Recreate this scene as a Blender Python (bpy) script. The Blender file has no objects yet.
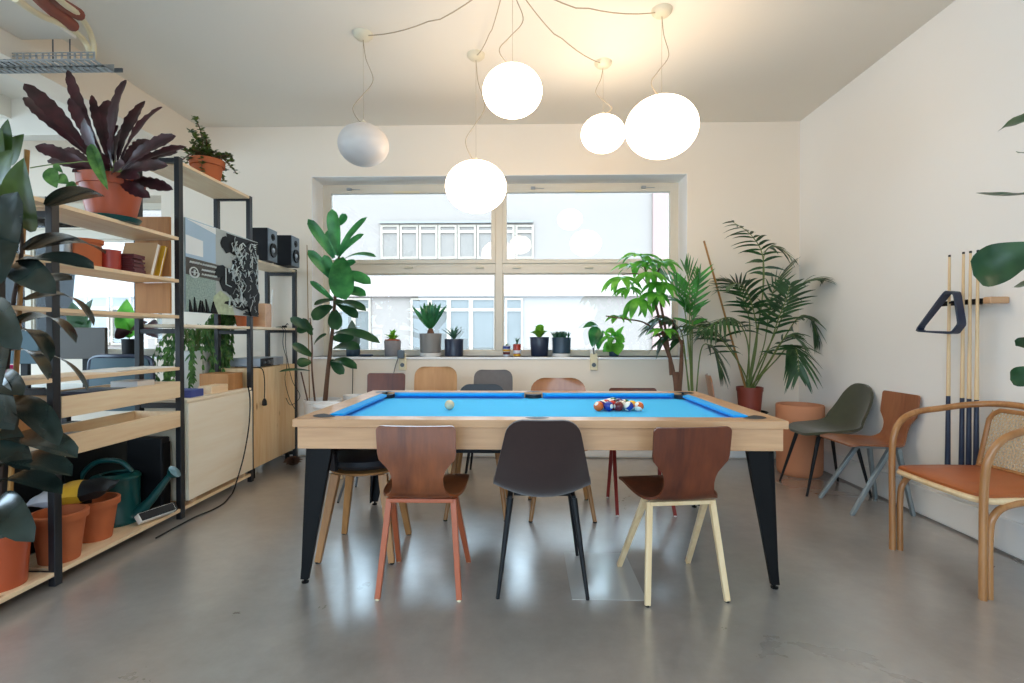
import bpy, math, random
from mathutils import Vector as V, Matrix
random.seed(7)
col = bpy.context.scene.collection
sc = bpy.context.scene
PI = math.pi

# ------------------------------------------------------------------ camera
f = 518.0; PSI = math.atan(13/518); TH = math.atan(5.5/518); H = 1.16
cF = V((-math.sin(PSI)*math.cos(TH), math.cos(PSI)*math.cos(TH), -math.sin(TH)))
cR = V((math.cos(PSI), math.sin(PSI), 0)); cU = cR.cross(cF)
def ray(px, py): return cF + cR*((px-512)/f) + cU*((341.5-py)/f)
def PY(px, py, Y):
    d = ray(px, py); t = Y/d.y; return V((d.x*t, Y, H+d.z*t))
def PZ(px, py, z):
    d = ray(px, py); t = (z-H)/d.z; return V((d.x*t, d.y*t, z))
def PX(px, py, X):
    d = ray(px, py); t = X/d.x; return V((X, d.y*t, H+d.z*t))
cam = bpy.data.cameras.new('camera'); cam.lens = f/1024*36; cam.sensor_width = 36; cam.clip_start = .02; cam.clip_end = 200
co = bpy.data.objects.new('camera', cam); col.objects.link(co)
co.location = (0, 0, H); co.rotation_euler = (PI/2-TH, 0, PSI)
sc.camera = co

# ------------------------------------------------------------------ materials
def srgb(c):
    if isinstance(c, str): c = [int(c[i:i+2], 16)/255 for i in (0, 2, 4)]
    return tuple((x/12.92 if x <= .04045 else ((x+.055)/1.055)**2.4) for x in c) + (1,)
def newmat(name):
    m = bpy.data.materials.new(name); m.use_nodes = True
    return m, m.node_tree.nodes, m.node_tree.links, m.node_tree.nodes['Principled BSDF']
def plain(name, c, rough=.5, metal=0, spec=.5, var=.06, scale=6, emit=None, trans=0, sheen=0, bump=0, coat=0):
    m, n, l, b = newmat(name)
    c = srgb(c)
    tc = n.new('ShaderNodeTexCoord'); no = n.new('ShaderNodeTexNoise'); no.inputs['Scale'].default_value = scale; no.inputs['Detail'].default_value = 4
    l.new(tc.outputs['Object'], no.inputs['Vector'])
    mx = n.new('ShaderNodeMix'); mx.data_type = 'RGBA'
    mx.inputs[6].default_value = tuple(x*(1-var*1.5) for x in c[:3])+(1,); mx.inputs[7].default_value = tuple(min(1, x*(1+var*1.5)) for x in c[:3])+(1,)
    l.new(no.outputs['Fac'], mx.inputs[0]); l.new(mx.outputs[2], b.inputs['Base Color'])
    b.inputs['Roughness'].default_value = rough; b.inputs['Metallic'].default_value = metal
    b.inputs['Specular IOR Level'].default_value = spec
    if coat: b.inputs['Coat Weight'].default_value = coat; b.inputs['Coat Roughness'].default_value = .15
    if sheen: b.inputs['Sheen Weight'].default_value = sheen
    if trans: b.inputs['Transmission Weight'].default_value = trans
    if emit: b.inputs['Emission Color'].default_value = srgb(emit[0]); b.inputs['Emission Strength'].default_value = emit[1]
    if bump:
        bu = n.new('ShaderNodeBump'); bu.inputs['Strength'].default_value = bump; bu.inputs['Distance'].default_value = .004
        n2 = n.new('ShaderNodeTexNoise'); n2.inputs['Scale'].default_value = scale*12; l.new(tc.outputs['Object'], n2.inputs['Vector'])
        l.new(n2.outputs['Fac'], bu.inputs['Height']); l.new(bu.outputs['Normal'], b.inputs['Normal'])
    return m
def wood(name, c1, c2, axis='X', rough=.45, scale=14, spec=.4, coat=0, knots=None):
    m, n, l, b = newmat(name)
    tc = n.new('ShaderNodeTexCoord'); mp = n.new('ShaderNodeMapping')
    s = {'X': (.09, 1, 1), 'Y': (1, .09, 1), 'Z': (1, 1, .09)}[axis]
    mp.inputs['Scale'].default_value = s
    l.new(tc.outputs['Object'], mp.inputs['Vector'])
    no = n.new('ShaderNodeTexNoise'); no.inputs['Scale'].default_value = scale; no.inputs['Detail'].default_value = 7; no.inputs['Roughness'].default_value = .6; no.inputs['Distortion'].default_value = .5
    l.new(mp.outputs['Vector'], no.inputs['Vector'])
    wv = n.new('ShaderNodeTexNoise'); wv.inputs['Scale'].default_value = scale*5; wv.inputs['Detail'].default_value = 3
    l.new(mp.outputs['Vector'], wv.inputs['Vector'])
    ad = n.new('ShaderNodeMath'); ad.operation = 'ADD'; l.new(no.outputs['Fac'], ad.inputs[0])
    mu = n.new('ShaderNodeMath'); mu.operation = 'MULTIPLY'; mu.inputs[1].default_value = .35; l.new(wv.outputs['Fac'], mu.inputs[0]); l.new(mu.outputs[0], ad.inputs[1])
    rp = n.new('ShaderNodeValToRGB'); rp.color_ramp.elements[0].position = .45; rp.color_ramp.elements[1].position = .9
    rp.color_ramp.elements[0].color = srgb(c2); rp.color_ramp.elements[1].color = srgb(c1)
    l.new(ad.outputs[0], rp.inputs[0])
    out = rp.outputs[0]
    if knots:
        vo = n.new('ShaderNodeTexVoronoi'); vo.inputs['Scale'].default_value = 4.2
        mp2 = n.new('ShaderNodeMapping'); mp2.inputs['Scale'].default_value = {'X': (.55, 1.2, 1.2), 'Y': (1.2, .55, 1.2), 'Z': (1.2, 1.2, .55)}[axis]
        l.new(tc.outputs['Object'], mp2.inputs['Vector']); l.new(mp2.outputs['Vector'], vo.inputs['Vector'])
        r2 = n.new('ShaderNodeValToRGB'); r2.color_ramp.elements[0].position = .03; r2.color_ramp.elements[1].position = .09
        r2.color_ramp.elements[0].color = (1, 1, 1, 1); r2.color_ramp.elements[1].color = (0, 0, 0, 1)
        l.new(vo.outputs['Distance'], r2.inputs[0])
        mx = n.new('ShaderNodeMix'); mx.data_type = 'RGBA'; mx.inputs[7].default_value = srgb(knots)
        l.new(r2.outputs[0], mx.inputs[0]); l.new(out, mx.inputs[6]); out = mx.outputs[2]
    l.new(out, b.inputs['Base Color'])
    b.inputs['Roughness'].default_value = rough; b.inputs['Specular IOR Level'].default_value = spec
    if coat: b.inputs['Coat Weight'].default_value = coat; b.inputs['Coat Roughness'].default_value = .12
    return m
def leafmat(name, c1, c2, rough=.35, scale=9, trans=.25):
    m, n, l, b = newmat(name)
    tc = n.new('ShaderNodeTexCoord'); no = n.new('ShaderNodeTexNoise'); no.inputs['Scale'].default_value = scale; no.inputs['Detail'].default_value = 3
    l.new(tc.outputs['Object'], no.inputs['Vector'])
    rp = n.new('ShaderNodeValToRGB'); rp.color_ramp.elements[0].position = .35; rp.color_ramp.elements[1].position = .68
    rp.color_ramp.elements[0].color = srgb(c1); rp.color_ramp.elements[1].color = srgb(c2)
    l.new(no.outputs['Fac'], rp.inputs[0]); l.new(rp.outputs[0], b.inputs['Base Color'])
    b.inputs['Roughness'].default_value = rough
    tr = n.new('ShaderNodeBsdfTranslucent'); l.new(rp.outputs[0], tr.inputs['Color'])
    ms = n.new('ShaderNodeMixShader'); ms.inputs[0].default_value = trans
    l.new(b.outputs[0], ms.inputs[1]); l.new(tr.outputs[0], ms.inputs[2]); l.new(ms.outputs[0], n['Material Output'].inputs['Surface'])
    return m
def glassmat():
    m, n, l, b = newmat('window_glass')
    n.remove(b)
    fr = n.new('ShaderNodeFresnel'); fr.inputs['IOR'].default_value = 1.5
    tr = n.new('ShaderNodeBsdfTransparent'); tr.inputs['Color'].default_value = (.97, .985, .98, 1)
    gl = n.new('ShaderNodeBsdfGlossy'); gl.inputs['Roughness'].default_value = 0.0
    ms = n.new('ShaderNodeMixShader'); l.new(fr.outputs[0], ms.inputs[0]); l.new(tr.outputs[0], ms.inputs[1]); l.new(gl.outputs[0], ms.inputs[2])
    l.new(ms.outputs[0], n['Material Output'].inputs['Surface'])
    return m

M = {}
M['wall'] = plain('wall_paint_lamp_warmed', 'EDE1D2', .75, spec=.2, var=.012, scale=2, bump=.05)  # cream carries the warm lamp light in the wall colour
M['wallr'] = plain('wall_paint_daylit', 'F1EEEA', .7, spec=.25, var=.012, scale=2, bump=.05)  # right wall: daylit look put into the colour, paler and more neutral
M['ceil'] = plain('ceiling_paint', 'E8E2D8', .8, spec=.2, var=.012, scale=1.5)
M['reveal'] = plain('reveal_paint', 'FAFBFC', .6, spec=.3, var=.01)
M['frame'] = plain('window_frame_paint', 'DDD4C4', .4, var=.02)
M['skirt'] = plain('skirting_paint', 'F0EFEC', .45, var=.015)
M['glass'] = glassmat()
M['black'] = plain('black_steel', '0A0A0C', .55, spec=.2, var=.1)
M['blackmatte'] = plain('black_plastic', '111216', .55, spec=.3, var=.1)
M['postgrey'] = plain('shelf_steel', '1A1C21', .42, var=.1)
M['pine'] = wood('pine_board', 'F8E2C0', 'E6C298', 'Y', .5, 12, knots='8A5A32')
M['pinez'] = wood('pine_door', 'F4D8AE', 'E0B47E', 'Z', .5, 12, knots='9A6738')
M['ply'] = wood('birch_plywood', 'FBF0DC', 'F2E0C4', 'Y', .5, 8)
M['panelw'] = wood('end_panel_wood', 'C08A55', 'A06E40', 'Z', .5, 12)
M['oak'] = wood('table_oak', 'D8AA80', 'BE9068', 'X', .32, 12, coat=.4)
M['walnut'] = wood('walnut_plywood', '8E4F2C', '5C2D18', 'Z', .3, 9, coat=.3)
M['mahog'] = wood('dark_plywood', '74391F', '4A2114', 'Z', .45, 9, coat=.08)
M['honey'] = wood('honey_plywood', 'B97A4A', '95582F', 'Z', .3, 9, coat=.35)
M['midwood'] = wood('mid_plywood', 'A86E4C', '7E4C34', 'Z', .3, 9, coat=.3)
M['lightply'] = wood('light_plywood', 'C99866', 'B28050', 'Z', .5, 9, coat=.0)
M['beech'] = wood('beech_leg', 'ECD2AA', 'DCB988', 'Z', .4, 14)
M['oakleg'] = wood('oak_leg', 'B98350', '9A6A3C', 'Z', .4, 14)
M['copper'] = plain('copper_paint', 'AC5836', .32, spec=.5, var=.06)
M['redleg'] = plain('red_lacquer', '8E2F2A', .35, var=.06)
M['greymetal'] = plain('grey_steel', '8C979B', .35, .3, var=.05)
M['darkgreym'] = plain('dark_grey_steel', '585D62', .38, .3, var=.05)
M['plum'] = plain('plum_fabric', '33221F', .8, spec=.25, var=.1, scale=60, sheen=.3, bump=.2)
M['green'] = plain('olive_fabric', '4A4B3A', .75, spec=.25, var=.12, scale=20, sheen=.3, bump=.2)
M['greyfab'] = plain('grey_fabric', '6E6A6A', .85, var=.08, scale=30, sheen=.2)
M['darkfab'] = plain('dark_leather', '1E2026', .45, var=.1, scale=10)
M['leather'] = plain('tan_leather', 'A85A2A', .4, var=.14, scale=7, bump=.1)
M['bent'] = wood('bentwood', 'B98452', '966234', 'Z', .3, 16, coat=.3)
M['cane'] = plain('cane_weave', 'D2B68C', .5, var=.12, scale=40)
M['cloth'] = plain('blue_baize', '10B6F4', .9, spec=.15, var=.02, scale=80, sheen=.15)
M['cushion'] = plain('blue_cushion', '149CE8', .85, spec=.15, var=.03, scale=80, sheen=.1)
M['pocket'] = plain('pocket_rubber', '10131E', .5, var=.1)
M['terra'] = plain('terracotta', 'BA6740', .75, spec=.25, var=.1, scale=9, bump=.1)
M['terrap'] = plain('terracotta_plastic', 'AE4F2C', .35, var=.05)
M['terrabig'] = plain('terracotta_planter', 'C98762', .75, var=.09, scale=5, bump=.08)
M['terrared'] = plain('brick_red_pot', '8C3F30', .5, var=.06)
M['redpot'] = plain('red_enamel', 'A83A2E', .3, var=.04)
M['soil'] = plain('potting_soil', '2E2119', .95, var=.3, scale=50, bump=.6)
M['whitepot'] = plain('white_ceramic', 'ECE9E6', .35, var=.02)
M['greypot'] = plain('grey_ceramic', '807E7C', .45, var=.06)
M['stonepot'] = plain('stone_pot', '8D8A8E', .7, var=.1, scale=30)
M['navypot'] = plain('navy_ceramic', '262F46', .3, var=.05)
M['tealpot'] = plain('slate_blue_pot', '2D4356', .35, var=.06)
M['greencan'] = plain('green_plastic', '0F4A4A', .3, var=.04)
M['white'] = plain('white_plastic', 'F0EFEA', .4, var=.01)
M['cream'] = plain('cream_plastic', 'E3D6B4', .5, var=.03)
M['paper'] = plain('paper', 'F1EEE8', .7, var=.01)
M['kraft'] = plain('kraft_card', 'C09A70', .75, var=.06)
M['maroon'] = plain('maroon_cover', '5E2428', .6, var=.1)
M['brownfoam'] = plain('red_brown_foam', '8C4634', .7, var=.12)
M['galv'] = plain('galvanised_steel', 'A8ACAF', .35, .6, var=.08, scale=20)
M['bamboo'] = wood('bamboo', 'B98A4E', '8E6430', 'Z', .4, 14)
M['bark'] = plain('bark', '6A4A38', .85, var=.2, scale=25, bump=.4)
M['greenstem'] = plain('green_stem', '6A7A3C', .5, var=.12)
M['darkstem'] = plain('dark_stem', '3A2A22', .7, var=.12)
M['rubber'] = leafmat('rubber_leaf', '151D1A', '313E38', .22, 5, .06)
M['rubberlight'] = leafmat('young_leaf', '34481F', '62803A', .3, 5, .3)
M['calathea'] = leafmat('purple_leaf', '2A1418', '4A2228', .35, 12, .12)
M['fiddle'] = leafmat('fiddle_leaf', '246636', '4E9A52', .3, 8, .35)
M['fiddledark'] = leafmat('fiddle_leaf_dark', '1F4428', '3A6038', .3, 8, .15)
M['scheff'] = leafmat('umbrella_leaf', '42962E', '88D652', .35, 7, .5)
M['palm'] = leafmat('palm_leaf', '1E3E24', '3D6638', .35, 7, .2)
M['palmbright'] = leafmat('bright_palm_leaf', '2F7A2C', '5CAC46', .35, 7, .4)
M['jade'] = leafmat('jade_leaf', '2F4A2A', '7A8A3C', .3, 30, .15)
M['trail'] = leafmat('trailing_leaf', '2C5A2A', '6A9A4A', .4, 18, .3)
M['succ'] = leafmat('succulent_leaf', '5FA02A', '9AD04A', .35, 20, .3)
M['aloe'] = leafmat('aloe_leaf', '2E5A46', '5E8A70', .35, 20, .15)
M['snake'] = leafmat('grey_green_leaf', '46584E', '6C8070', .35, 10, .15)
M['cycad'] = leafmat('cycad_leaf', '1E5A34', '3E8A52', .3, 10, .2)
M['navybook'] = plain('blue_box', '3A4890', .5, var=.08)
M['screen'] = plain('monitor_shell', '4A4540', .45, var=.05)
M['tealchair'] = plain('teal_mesh', '3E5660', .6, var=.06)
M['pink'] = plain('pink_plastic', 'E23C9A', .5, var=.03)
M['yellow'] = plain('yellow_print', 'D9A92C', .5, var=.12, scale=20)
M['bagwhite'] = plain('white_print', 'D8DCE8', .4, var=.05)
M['silver'] = plain('silver_paint', '9AA3AE', .35, .4, var=.04)
M['steelblue'] = plain('grey_baffle', '5E6C78', .5, var=.05)
M['cable'] = plain('clear_cable', 'A8987F', .5, var=.05)
M['canopy'] = plain('lamp_canopy', 'D6CDB6', .45, var=.03)
LAMP = 6.2
M['lit'] = plain('opal_glass_lit', 'FFFFFF', .3, var=0, emit=('FFE2C0', LAMP))
M['unlit'] = plain('opal_glass', 'D2CBC7', .4, var=.01, spec=.5)
M['facade'] = plain('facade_render', '82746C', .9, spec=.1, var=.02, scale=.6)
M['spandrel'] = plain('facade_spandrel', '95837A', .8, spec=.1, var=.015, scale=.8)
M['pinkpier'] = plain('facade_pier', '8E736C', .9, spec=.1, var=.02)
M['facframe'] = plain('facade_frame', '938375', .7, spec=.1, var=.01)
M['facglass'] = plain('facade_glass', '746860', .4, spec=.2, var=.1, scale=.7)
M['facglassd'] = plain('facade_glass_dark', '5E5A56', .4, spec=.2, var=.15, scale=.9)
M['facline'] = plain('facade_line', '77706A', .7, var=.03)

def floormat():
    m, n, l, b = newmat('polished_concrete')
    tc = n.new('ShaderNodeTexCoord')
    n1 = n.new('ShaderNodeTexNoise'); n1.inputs['Scale'].default_value = .9; n1.inputs['Detail'].default_value = 8; n1.inputs['Roughness'].default_value = .62; n1.inputs['Distortion'].default_value = .6
    n2 = n.new('ShaderNodeTexNoise'); n2.inputs['Scale'].default_value = 9; n2.inputs['Detail'].default_value = 6; n2.inputs['Roughness'].default_value = .7
    n3 = n.new('ShaderNodeTexNoise'); n3.inputs['Scale'].default_value = 6; n3.inputs['Detail'].default_value = 10; n3.inputs['Roughness'].default_value = .75; n3.inputs['Distortion'].default_value = 1.2
    for k in (n1, n2, n3): l.new(tc.outputs['Object'], k.inputs['Vector'])
    ad = n.new('ShaderNodeMath'); ad.operation = 'MULTIPLY_ADD'; ad.inputs[1].default_value = .4
    l.new(n2.outputs['Fac'], ad.inputs[0]); l.new(n1.outputs['Fac'], ad.inputs[2])
    rp = n.new('ShaderNodeValToRGB'); e = rp.color_ramp.elements
    e[0].position = .45; e[0].color = srgb('857E78'); e[1].position = .95; e[1].color = srgb('ABA49D')
    l.new(ad.outputs[0], rp.inputs[0])
    # pale scuffs
    r3 = n.new('ShaderNodeValToRGB'); r3.color_ramp.elements[0].position = .685; r3.color_ramp.elements[1].position = .74
    r3.color_ramp.elements[0].color = (0, 0, 0, 1); r3.color_ramp.elements[1].color = (.6, .6, .6, 1)
    l.new(n3.outputs['Fac'], r3.inputs[0])
    mx = n.new('ShaderNodeMix'); mx.data_type = 'RGBA'; mx.inputs[7].default_value = srgb('CFCECB')
    l.new(r3.outputs[0], mx.inputs[0]); l.new(rp.outputs[0], mx.inputs[6]); l.new(mx.outputs[2], b.inputs['Base Color'])
    rr = n.new('ShaderNodeMapRange'); rr.inputs[1].default_value = .3; rr.inputs[2].default_value = .7; rr.inputs[3].default_value = .24; rr.inputs[4].default_value = .42
    l.new(n1.outputs['Fac'], rr.inputs[0]); l.new(rr.outputs[0], b.inputs['Roughness'])
    b.inputs['Specular IOR Level'].default_value = .8; b.inputs['Coat Weight'].default_value = 1; b.inputs['Coat IOR'].default_value = 2.4; b.inputs['Coat Roughness'].default_value = .24
    bu = n.new('ShaderNodeBump'); bu.inputs['Strength'].default_value = .12; bu.inputs['Distance'].default_value = .003
    l.new(n2.outputs['Fac'], bu.inputs['Height']); l.new(bu.outputs['Normal'], b.inputs['Normal'])
    return m
M['floor'] = floormat()

# ------------------------------------------------------------------ mesh builder
def bez(pts, n=6):
    """Catmull-Rom through pts"""
    pts = [V(p) for p in pts]; out = []
    for i in range(len(pts)-1):
        p0 = pts[max(i-1, 0)]; p1 = pts[i]; p2 = pts[i+1]; p3 = pts[min(i+2, len(pts)-1)]
        for k in range(n):
            t = k/n
            out.append(.5*((2*p1)+(p2-p0)*t+(2*p0-5*p1+4*p2-p3)*t*t+(3*p1-p0-3*p2+p3)*t**3))
    out.append(pts[-1]); return out
class MB:
    def __init__(s): s.v = []; s.f = []; s.m = []; s.k = 0
    def add(s, vs, fs):
        b = len(s.v); s.v.extend(tuple(x) for x in vs); s.f.extend(tuple(i+b for i in q) for q in fs); s.m.extend([s.k]*len(fs)); return s
    def hexa(s, p):
        return s.add(p, [(0, 3, 2, 1), (4, 5, 6, 7), (0, 1, 5, 4), (1, 2, 6, 5), (2, 3, 7, 6), (3, 0, 4, 7)])
    def box(s, x0, x1, y0, y1, z0, z1, T=None):
        p = [V(q) for q in ((x0, y0, z0), (x1, y0, z0), (x1, y1, z0), (x0, y1, z0), (x0, y0, z1), (x1, y0, z1), (x1, y1, z1), (x0, y1, z1))]
        if T: p = [T @ q for q in p]
        return s.hexa(p)
    def bar(s, a, b, w, h, w2=None, h2=None, up=(0, 0, 1)):
        a, b = V(a), V(b); d = (b-a).normalized(); u = V(up)
        x = d.cross(u)
        if x.length < 1e-4: x = d.cross(V((0, 1, 0)))
        x.normalize(); y = x.cross(d); w2 = w if w2 is None else w2; h2 = h if h2 is None else h2
        A = [a-x*w/2-y*h/2, a+x*w/2-y*h/2, a+x*w/2+y*h/2, a-x*w/2+y*h/2]
        B = [b-x*w2/2-y*h2/2, b+x*w2/2-y*h2/2, b+x*w2/2+y*h2/2, b-x*w2/2+y*h2/2]
        return s.hexa(A+B)
    def tube(s, pts, r, seg=8, closed=False):
        pts = [V(p) for p in pts]; n = len(pts)
        rs = [r]*n if isinstance(r, (int, float)) else [r[0]+(r[1]-r[0])*i/(n-1) for i in range(n)] if len(r) == 2 and n != 2 else list(r)
        vs = []; fs = []; ref = None
        for i, p in enumerate(pts):
            if closed: t = pts[(i+1) % n]-pts[i-1]
            else: t = (pts[min(i+1, n-1)]-pts[max(i-1, 0)])
            t = t.normalized()
            if ref is None:
                ref = t.cross(V((0, 0, 1)))
                if ref.length < .05: ref = t.cross(V((0, 1, 0)))
            ref = (ref-t*ref.dot(t)); ref.normalize(); o = t.cross(ref)
            for k in range(seg):
                a = 2*PI*k/seg; vs.append(p+(ref*math.cos(a)+o*math.sin(a))*rs[i])
        for i in range(n if closed else n-1):
            for k in range(seg):
                j = (i+1) % n
                fs.append((i*seg+k, i*seg+(k+1) % seg, j*seg+(k+1) % seg, j*seg+k))
        if not closed:
            fs.append(tuple(reversed(range(seg)))); fs.append(tuple((n-1)*seg+k for k in range(seg)))
        return s.add(vs, fs)
    def lathe(s, prof, c=(0, 0, 0), seg=28, T=None):
        vs = []; fs = []; c = V(c); n = len(prof)
        for r, z in prof:
            for k in range(seg):
                a = 2*PI*k/seg; q = V((r*math.cos(a), r*math.sin(a), z))
                vs.append((T @ q if T else q)+c)
        for i in range(n-1):
            for k in range(seg):
                fs.append((i*seg+k, i*seg+(k+1) % seg, (i+1)*seg+(k+1) % seg, (i+1)*seg+k))
        if prof[0][0] > 1e-5: fs.append(tuple(reversed(range(seg))))
        if prof[-1][0] > 1e-5: fs.append(tuple((n-1)*seg+k for k in range(seg)))
        return s.add(vs, fs)
    def grid(s, rows):
        n = len(rows[0]); vs = [p for r in rows for p in r]; fs = []
        for i in range(len(rows)-1):
            for j in range(n-1): fs.append((i*n+j, i*n+j+1, (i+1)*n+j+1, (i+1)*n+j))
        return s.add(vs, fs)
    def slab(s, rows, norms, t):
        """closed sheet of thickness t"""
        n = len(rows[0]); R = len(rows)
        top = [p for r in rows for p in r]; bot = [p-nn*t for r, rn in zip(rows, norms) for p, nn in zip(r, rn)]
        N = len(top); fs = []
        for i in range(R-1):
            for j in range(n-1):
                a = (i*n+j, i*n+j+1, (i+1)*n+j+1, (i+1)*n+j); fs.append(a); fs.append(tuple(N+k for k in reversed(a)))
        for i in range(R-1):
            fs.append((i*n, (i+1)*n, N+(i+1)*n, N+i*n)); fs.append((i*n+n-1, N+i*n+n-1, N+(i+1)*n+n-1, (i+1)*n+n-1))
        for j in range(n-1):
            fs.append((j+1, j, N+j, N+j+1)); k = (R-1)*n+j; fs.append((k, k+1, N+k+1, N+k))
        return s.add(top+bot, fs)
    def leaf(s, a, b, w, nrm=(0, 0, 1), droop=.1, fold=.15, kind='ovate', wave=0, n=12):
        a, b = V(a), V(b); d = b-a; L = d.length; nn = V(nrm); nn = nn-d*(nn.dot(d)/max(L*L, 1e-9))
        if nn.length < 1e-3: nn = d.cross(V((1, .3, .2)))
        nn.normalize(); sd = d.cross(nn).normalized(); rows = []
        ph = random.random()*6
        for i in range(n+1):
            t = i/n
            if kind == 'ovate': ww = math.sin(PI*min(1, t**.75))**.8
            elif kind == 'ellip': ww = math.sin(PI*min(1, .02+.97*t))**.5
            elif kind == 'paddle': ww = (.35+.65*t)*math.sin(PI*min(1, t**1.25))**.6*(1+.11*math.sin(t*52+ph))
            elif kind == 'lance': ww = math.sin(PI*t**.8)**.75
            elif kind == 'fiddle': ww = (.45+.55*t**1.1)*math.sin(PI*min(1, .06+.94*t))**.45*1.05
            elif kind == 'blade': ww = min(1, t*6)*(1-t**2.2)
            elif kind == 'round': ww = math.sqrt(max(0, 1-(2*t-1)**2))
            else: ww = 1
            if i == 0: ww = max(ww, .04)
            if i == n: ww = .02
            c = a+d*t+nn*(L*droop*4*t*(1-t)); hw = w*.5*ww
            wv = wave*w*math.sin(t*14+ph)
            rows.append([c-sd*hw+nn*(fold*hw*1.2+wv), c-sd*hw*.55+nn*fold*hw*.75, c, c+sd*hw*.55+nn*fold*hw*.75, c+sd*hw+nn*(fold*hw*1.2-wv)])
        return s.grid(rows)
    def clamp(s, root, ymax=4.90, xmax=2.555):
        s.v = [(min(x, xmax-root.x), min(y, ymax-root.y), z) for x, y, z in s.v]; return s
    def build(s, name, mat, parent=None, smooth=True, bevel=0, loc=None, rz=0, ang=40):
        me = bpy.data.meshes.new(name); me.from_pydata([tuple(x) for x in s.v], [], s.f); me.update()
        mats = mat if isinstance(mat, (list, tuple)) else [mat]
        for m in mats: me.materials.append(m)
        if len(mats) > 1: me.polygons.foreach_set('material_index', s.m)
        if smooth:
            me.polygons.foreach_set('use_smooth', [True]*len(me.polygons)); me.set_sharp_from_angle(angle=math.radians(ang))
        o = bpy.data.objects.new(name, me); col.objects.link(o)
        if parent: o.parent = parent
        if loc is not None: o.location = loc
        if rz: o.rotation_euler = (0, 0, rz)
        if bevel:
            bv = o.modifiers.new('bevel', 'BEVEL'); bv.width = bevel; bv.segments = 2; bv.limit_method = 'ANGLE'
        return o
def tag(o, label, cat, group=None, kind=None):
    o['label'] = label; o['category'] = cat
    if group: o['group'] = group
    if kind: o['kind'] = kind
    return o
def thing(name, label, cat, loc=(0, 0, 0), rz=0, group=None):
    o = bpy.data.objects.new(name, None); o.empty_display_size = .1; col.objects.link(o)
    o.location = loc; o.rotation_euler = (0, 0, rz)
    return tag(o, label, cat, group)
def struct(name, mb, mat, parent=None, **k):
    o = mb.build(name, mat, parent, **k)
    if parent is None: o['kind'] = 'structure'
    return o
def pot_prof(rt, rb, h, rim=.0, rimh=.0, wall=.008, deep=.03):
    p = [(0, 0), (rb, 0)]
    if rim: p += [(rb+(rt-rb)*(1-rimh/h), h-rimh), (rt+rim, h-rimh), (rt+rim, h), (rt-wall, h), (rt-wall-.004, h-deep)]
    else: p += [(rt, h), (rt-wall, h), (rt-wall-.004, h-deep)]
    p += [(0, h-deep)]
    return p
# ------------------------------------------------------------------ setting
XR = 2.575; YB = 4.94; ZC = 3.17; XL = -3.13; YF = -3.2; XLL = -7.0
wx0, wx1, wz0, wz1 = -2.05, 1.53, .96, 2.69          # main window opening
w2x0, w2x1, w2z0, w2z1 = -6.2, -3.52, .96, 2.52      # window of the next room
struct('floor', MB().box(XLL-.2, XR+.2, YF-.2, YB+.5, -.12, 0), M['floor'], smooth=False)
struct('ceiling', MB().box(XLL-.2, XR+.2, YF-.2, YB+.5, ZC, ZC+.15), M['ceil'], smooth=False)
wb = MB(); Y2 = YB+.42
wb.box(XLL, w2x0, YB, Y2, 0, ZC).box(w2x1, wx0, YB, Y2, 0, ZC).box(wx1, XR+.2, YB, Y2, 0, ZC)
for a, b, c, d in ((wx0, wx1, wz0, wz1), (w2x0, w2x1, w2z0, w2z1)): wb.box(a, b, YB, Y2, 0, c).box(a, b, YB, Y2, d, ZC)
struct('wall_back', wb, M['wall'], smooth=False)
struct('wall_right', MB().box(XR, XR+.2, YF, YB, 0, ZC), M['wallr'], smooth=False)
struct('wall_left', MB().box(XL-.22, XL, YF, YB, 2.85, ZC), M['wall'], smooth=False)
lw = MB(); ly0, ly1, lz0, lz1 = -2.0, 4.2, .9, 2.8  # unseen wall; its opening is added so bluish sky light reaches the ceilings
lw.box(XLL-.2, XLL, YF, ly0, 0, ZC).box(XLL-.2, XLL, ly1, YB, 0, ZC).box(XLL-.2, XLL, ly0, ly1, 0, lz0).box(XLL-.2, XLL, ly0, ly1, lz1, ZC)
struct('wall_far_left', lw, M['wall'], smooth=False)
wf = MB(); fx0, fx1, fz0, fz1 = -5.2, 1.9, .85, 2.8  # unseen rear wall; the wide opening is added to let in fill light
wf.box(XLL, fx0, YF-.2, YF, 0, ZC).box(fx1, XR, YF-.2, YF, 0, ZC).box(fx0, fx1, YF-.2, YF, 0, fz0).box(fx0, fx1, YF-.2, YF, fz1, ZC)
struct('wall_front', wf, M['wall'], smooth=False)
struct('baseboard_right', MB().box(XR-.025, XR, YF, YB, .012, .19), M['skirt'], smooth=False, bevel=.006)
struct('baseboard_back', MB().box(XL, XR-.026, YB-.022, YB, .012, .12), M['skirt'], smooth=False, bevel=.006)
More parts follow.
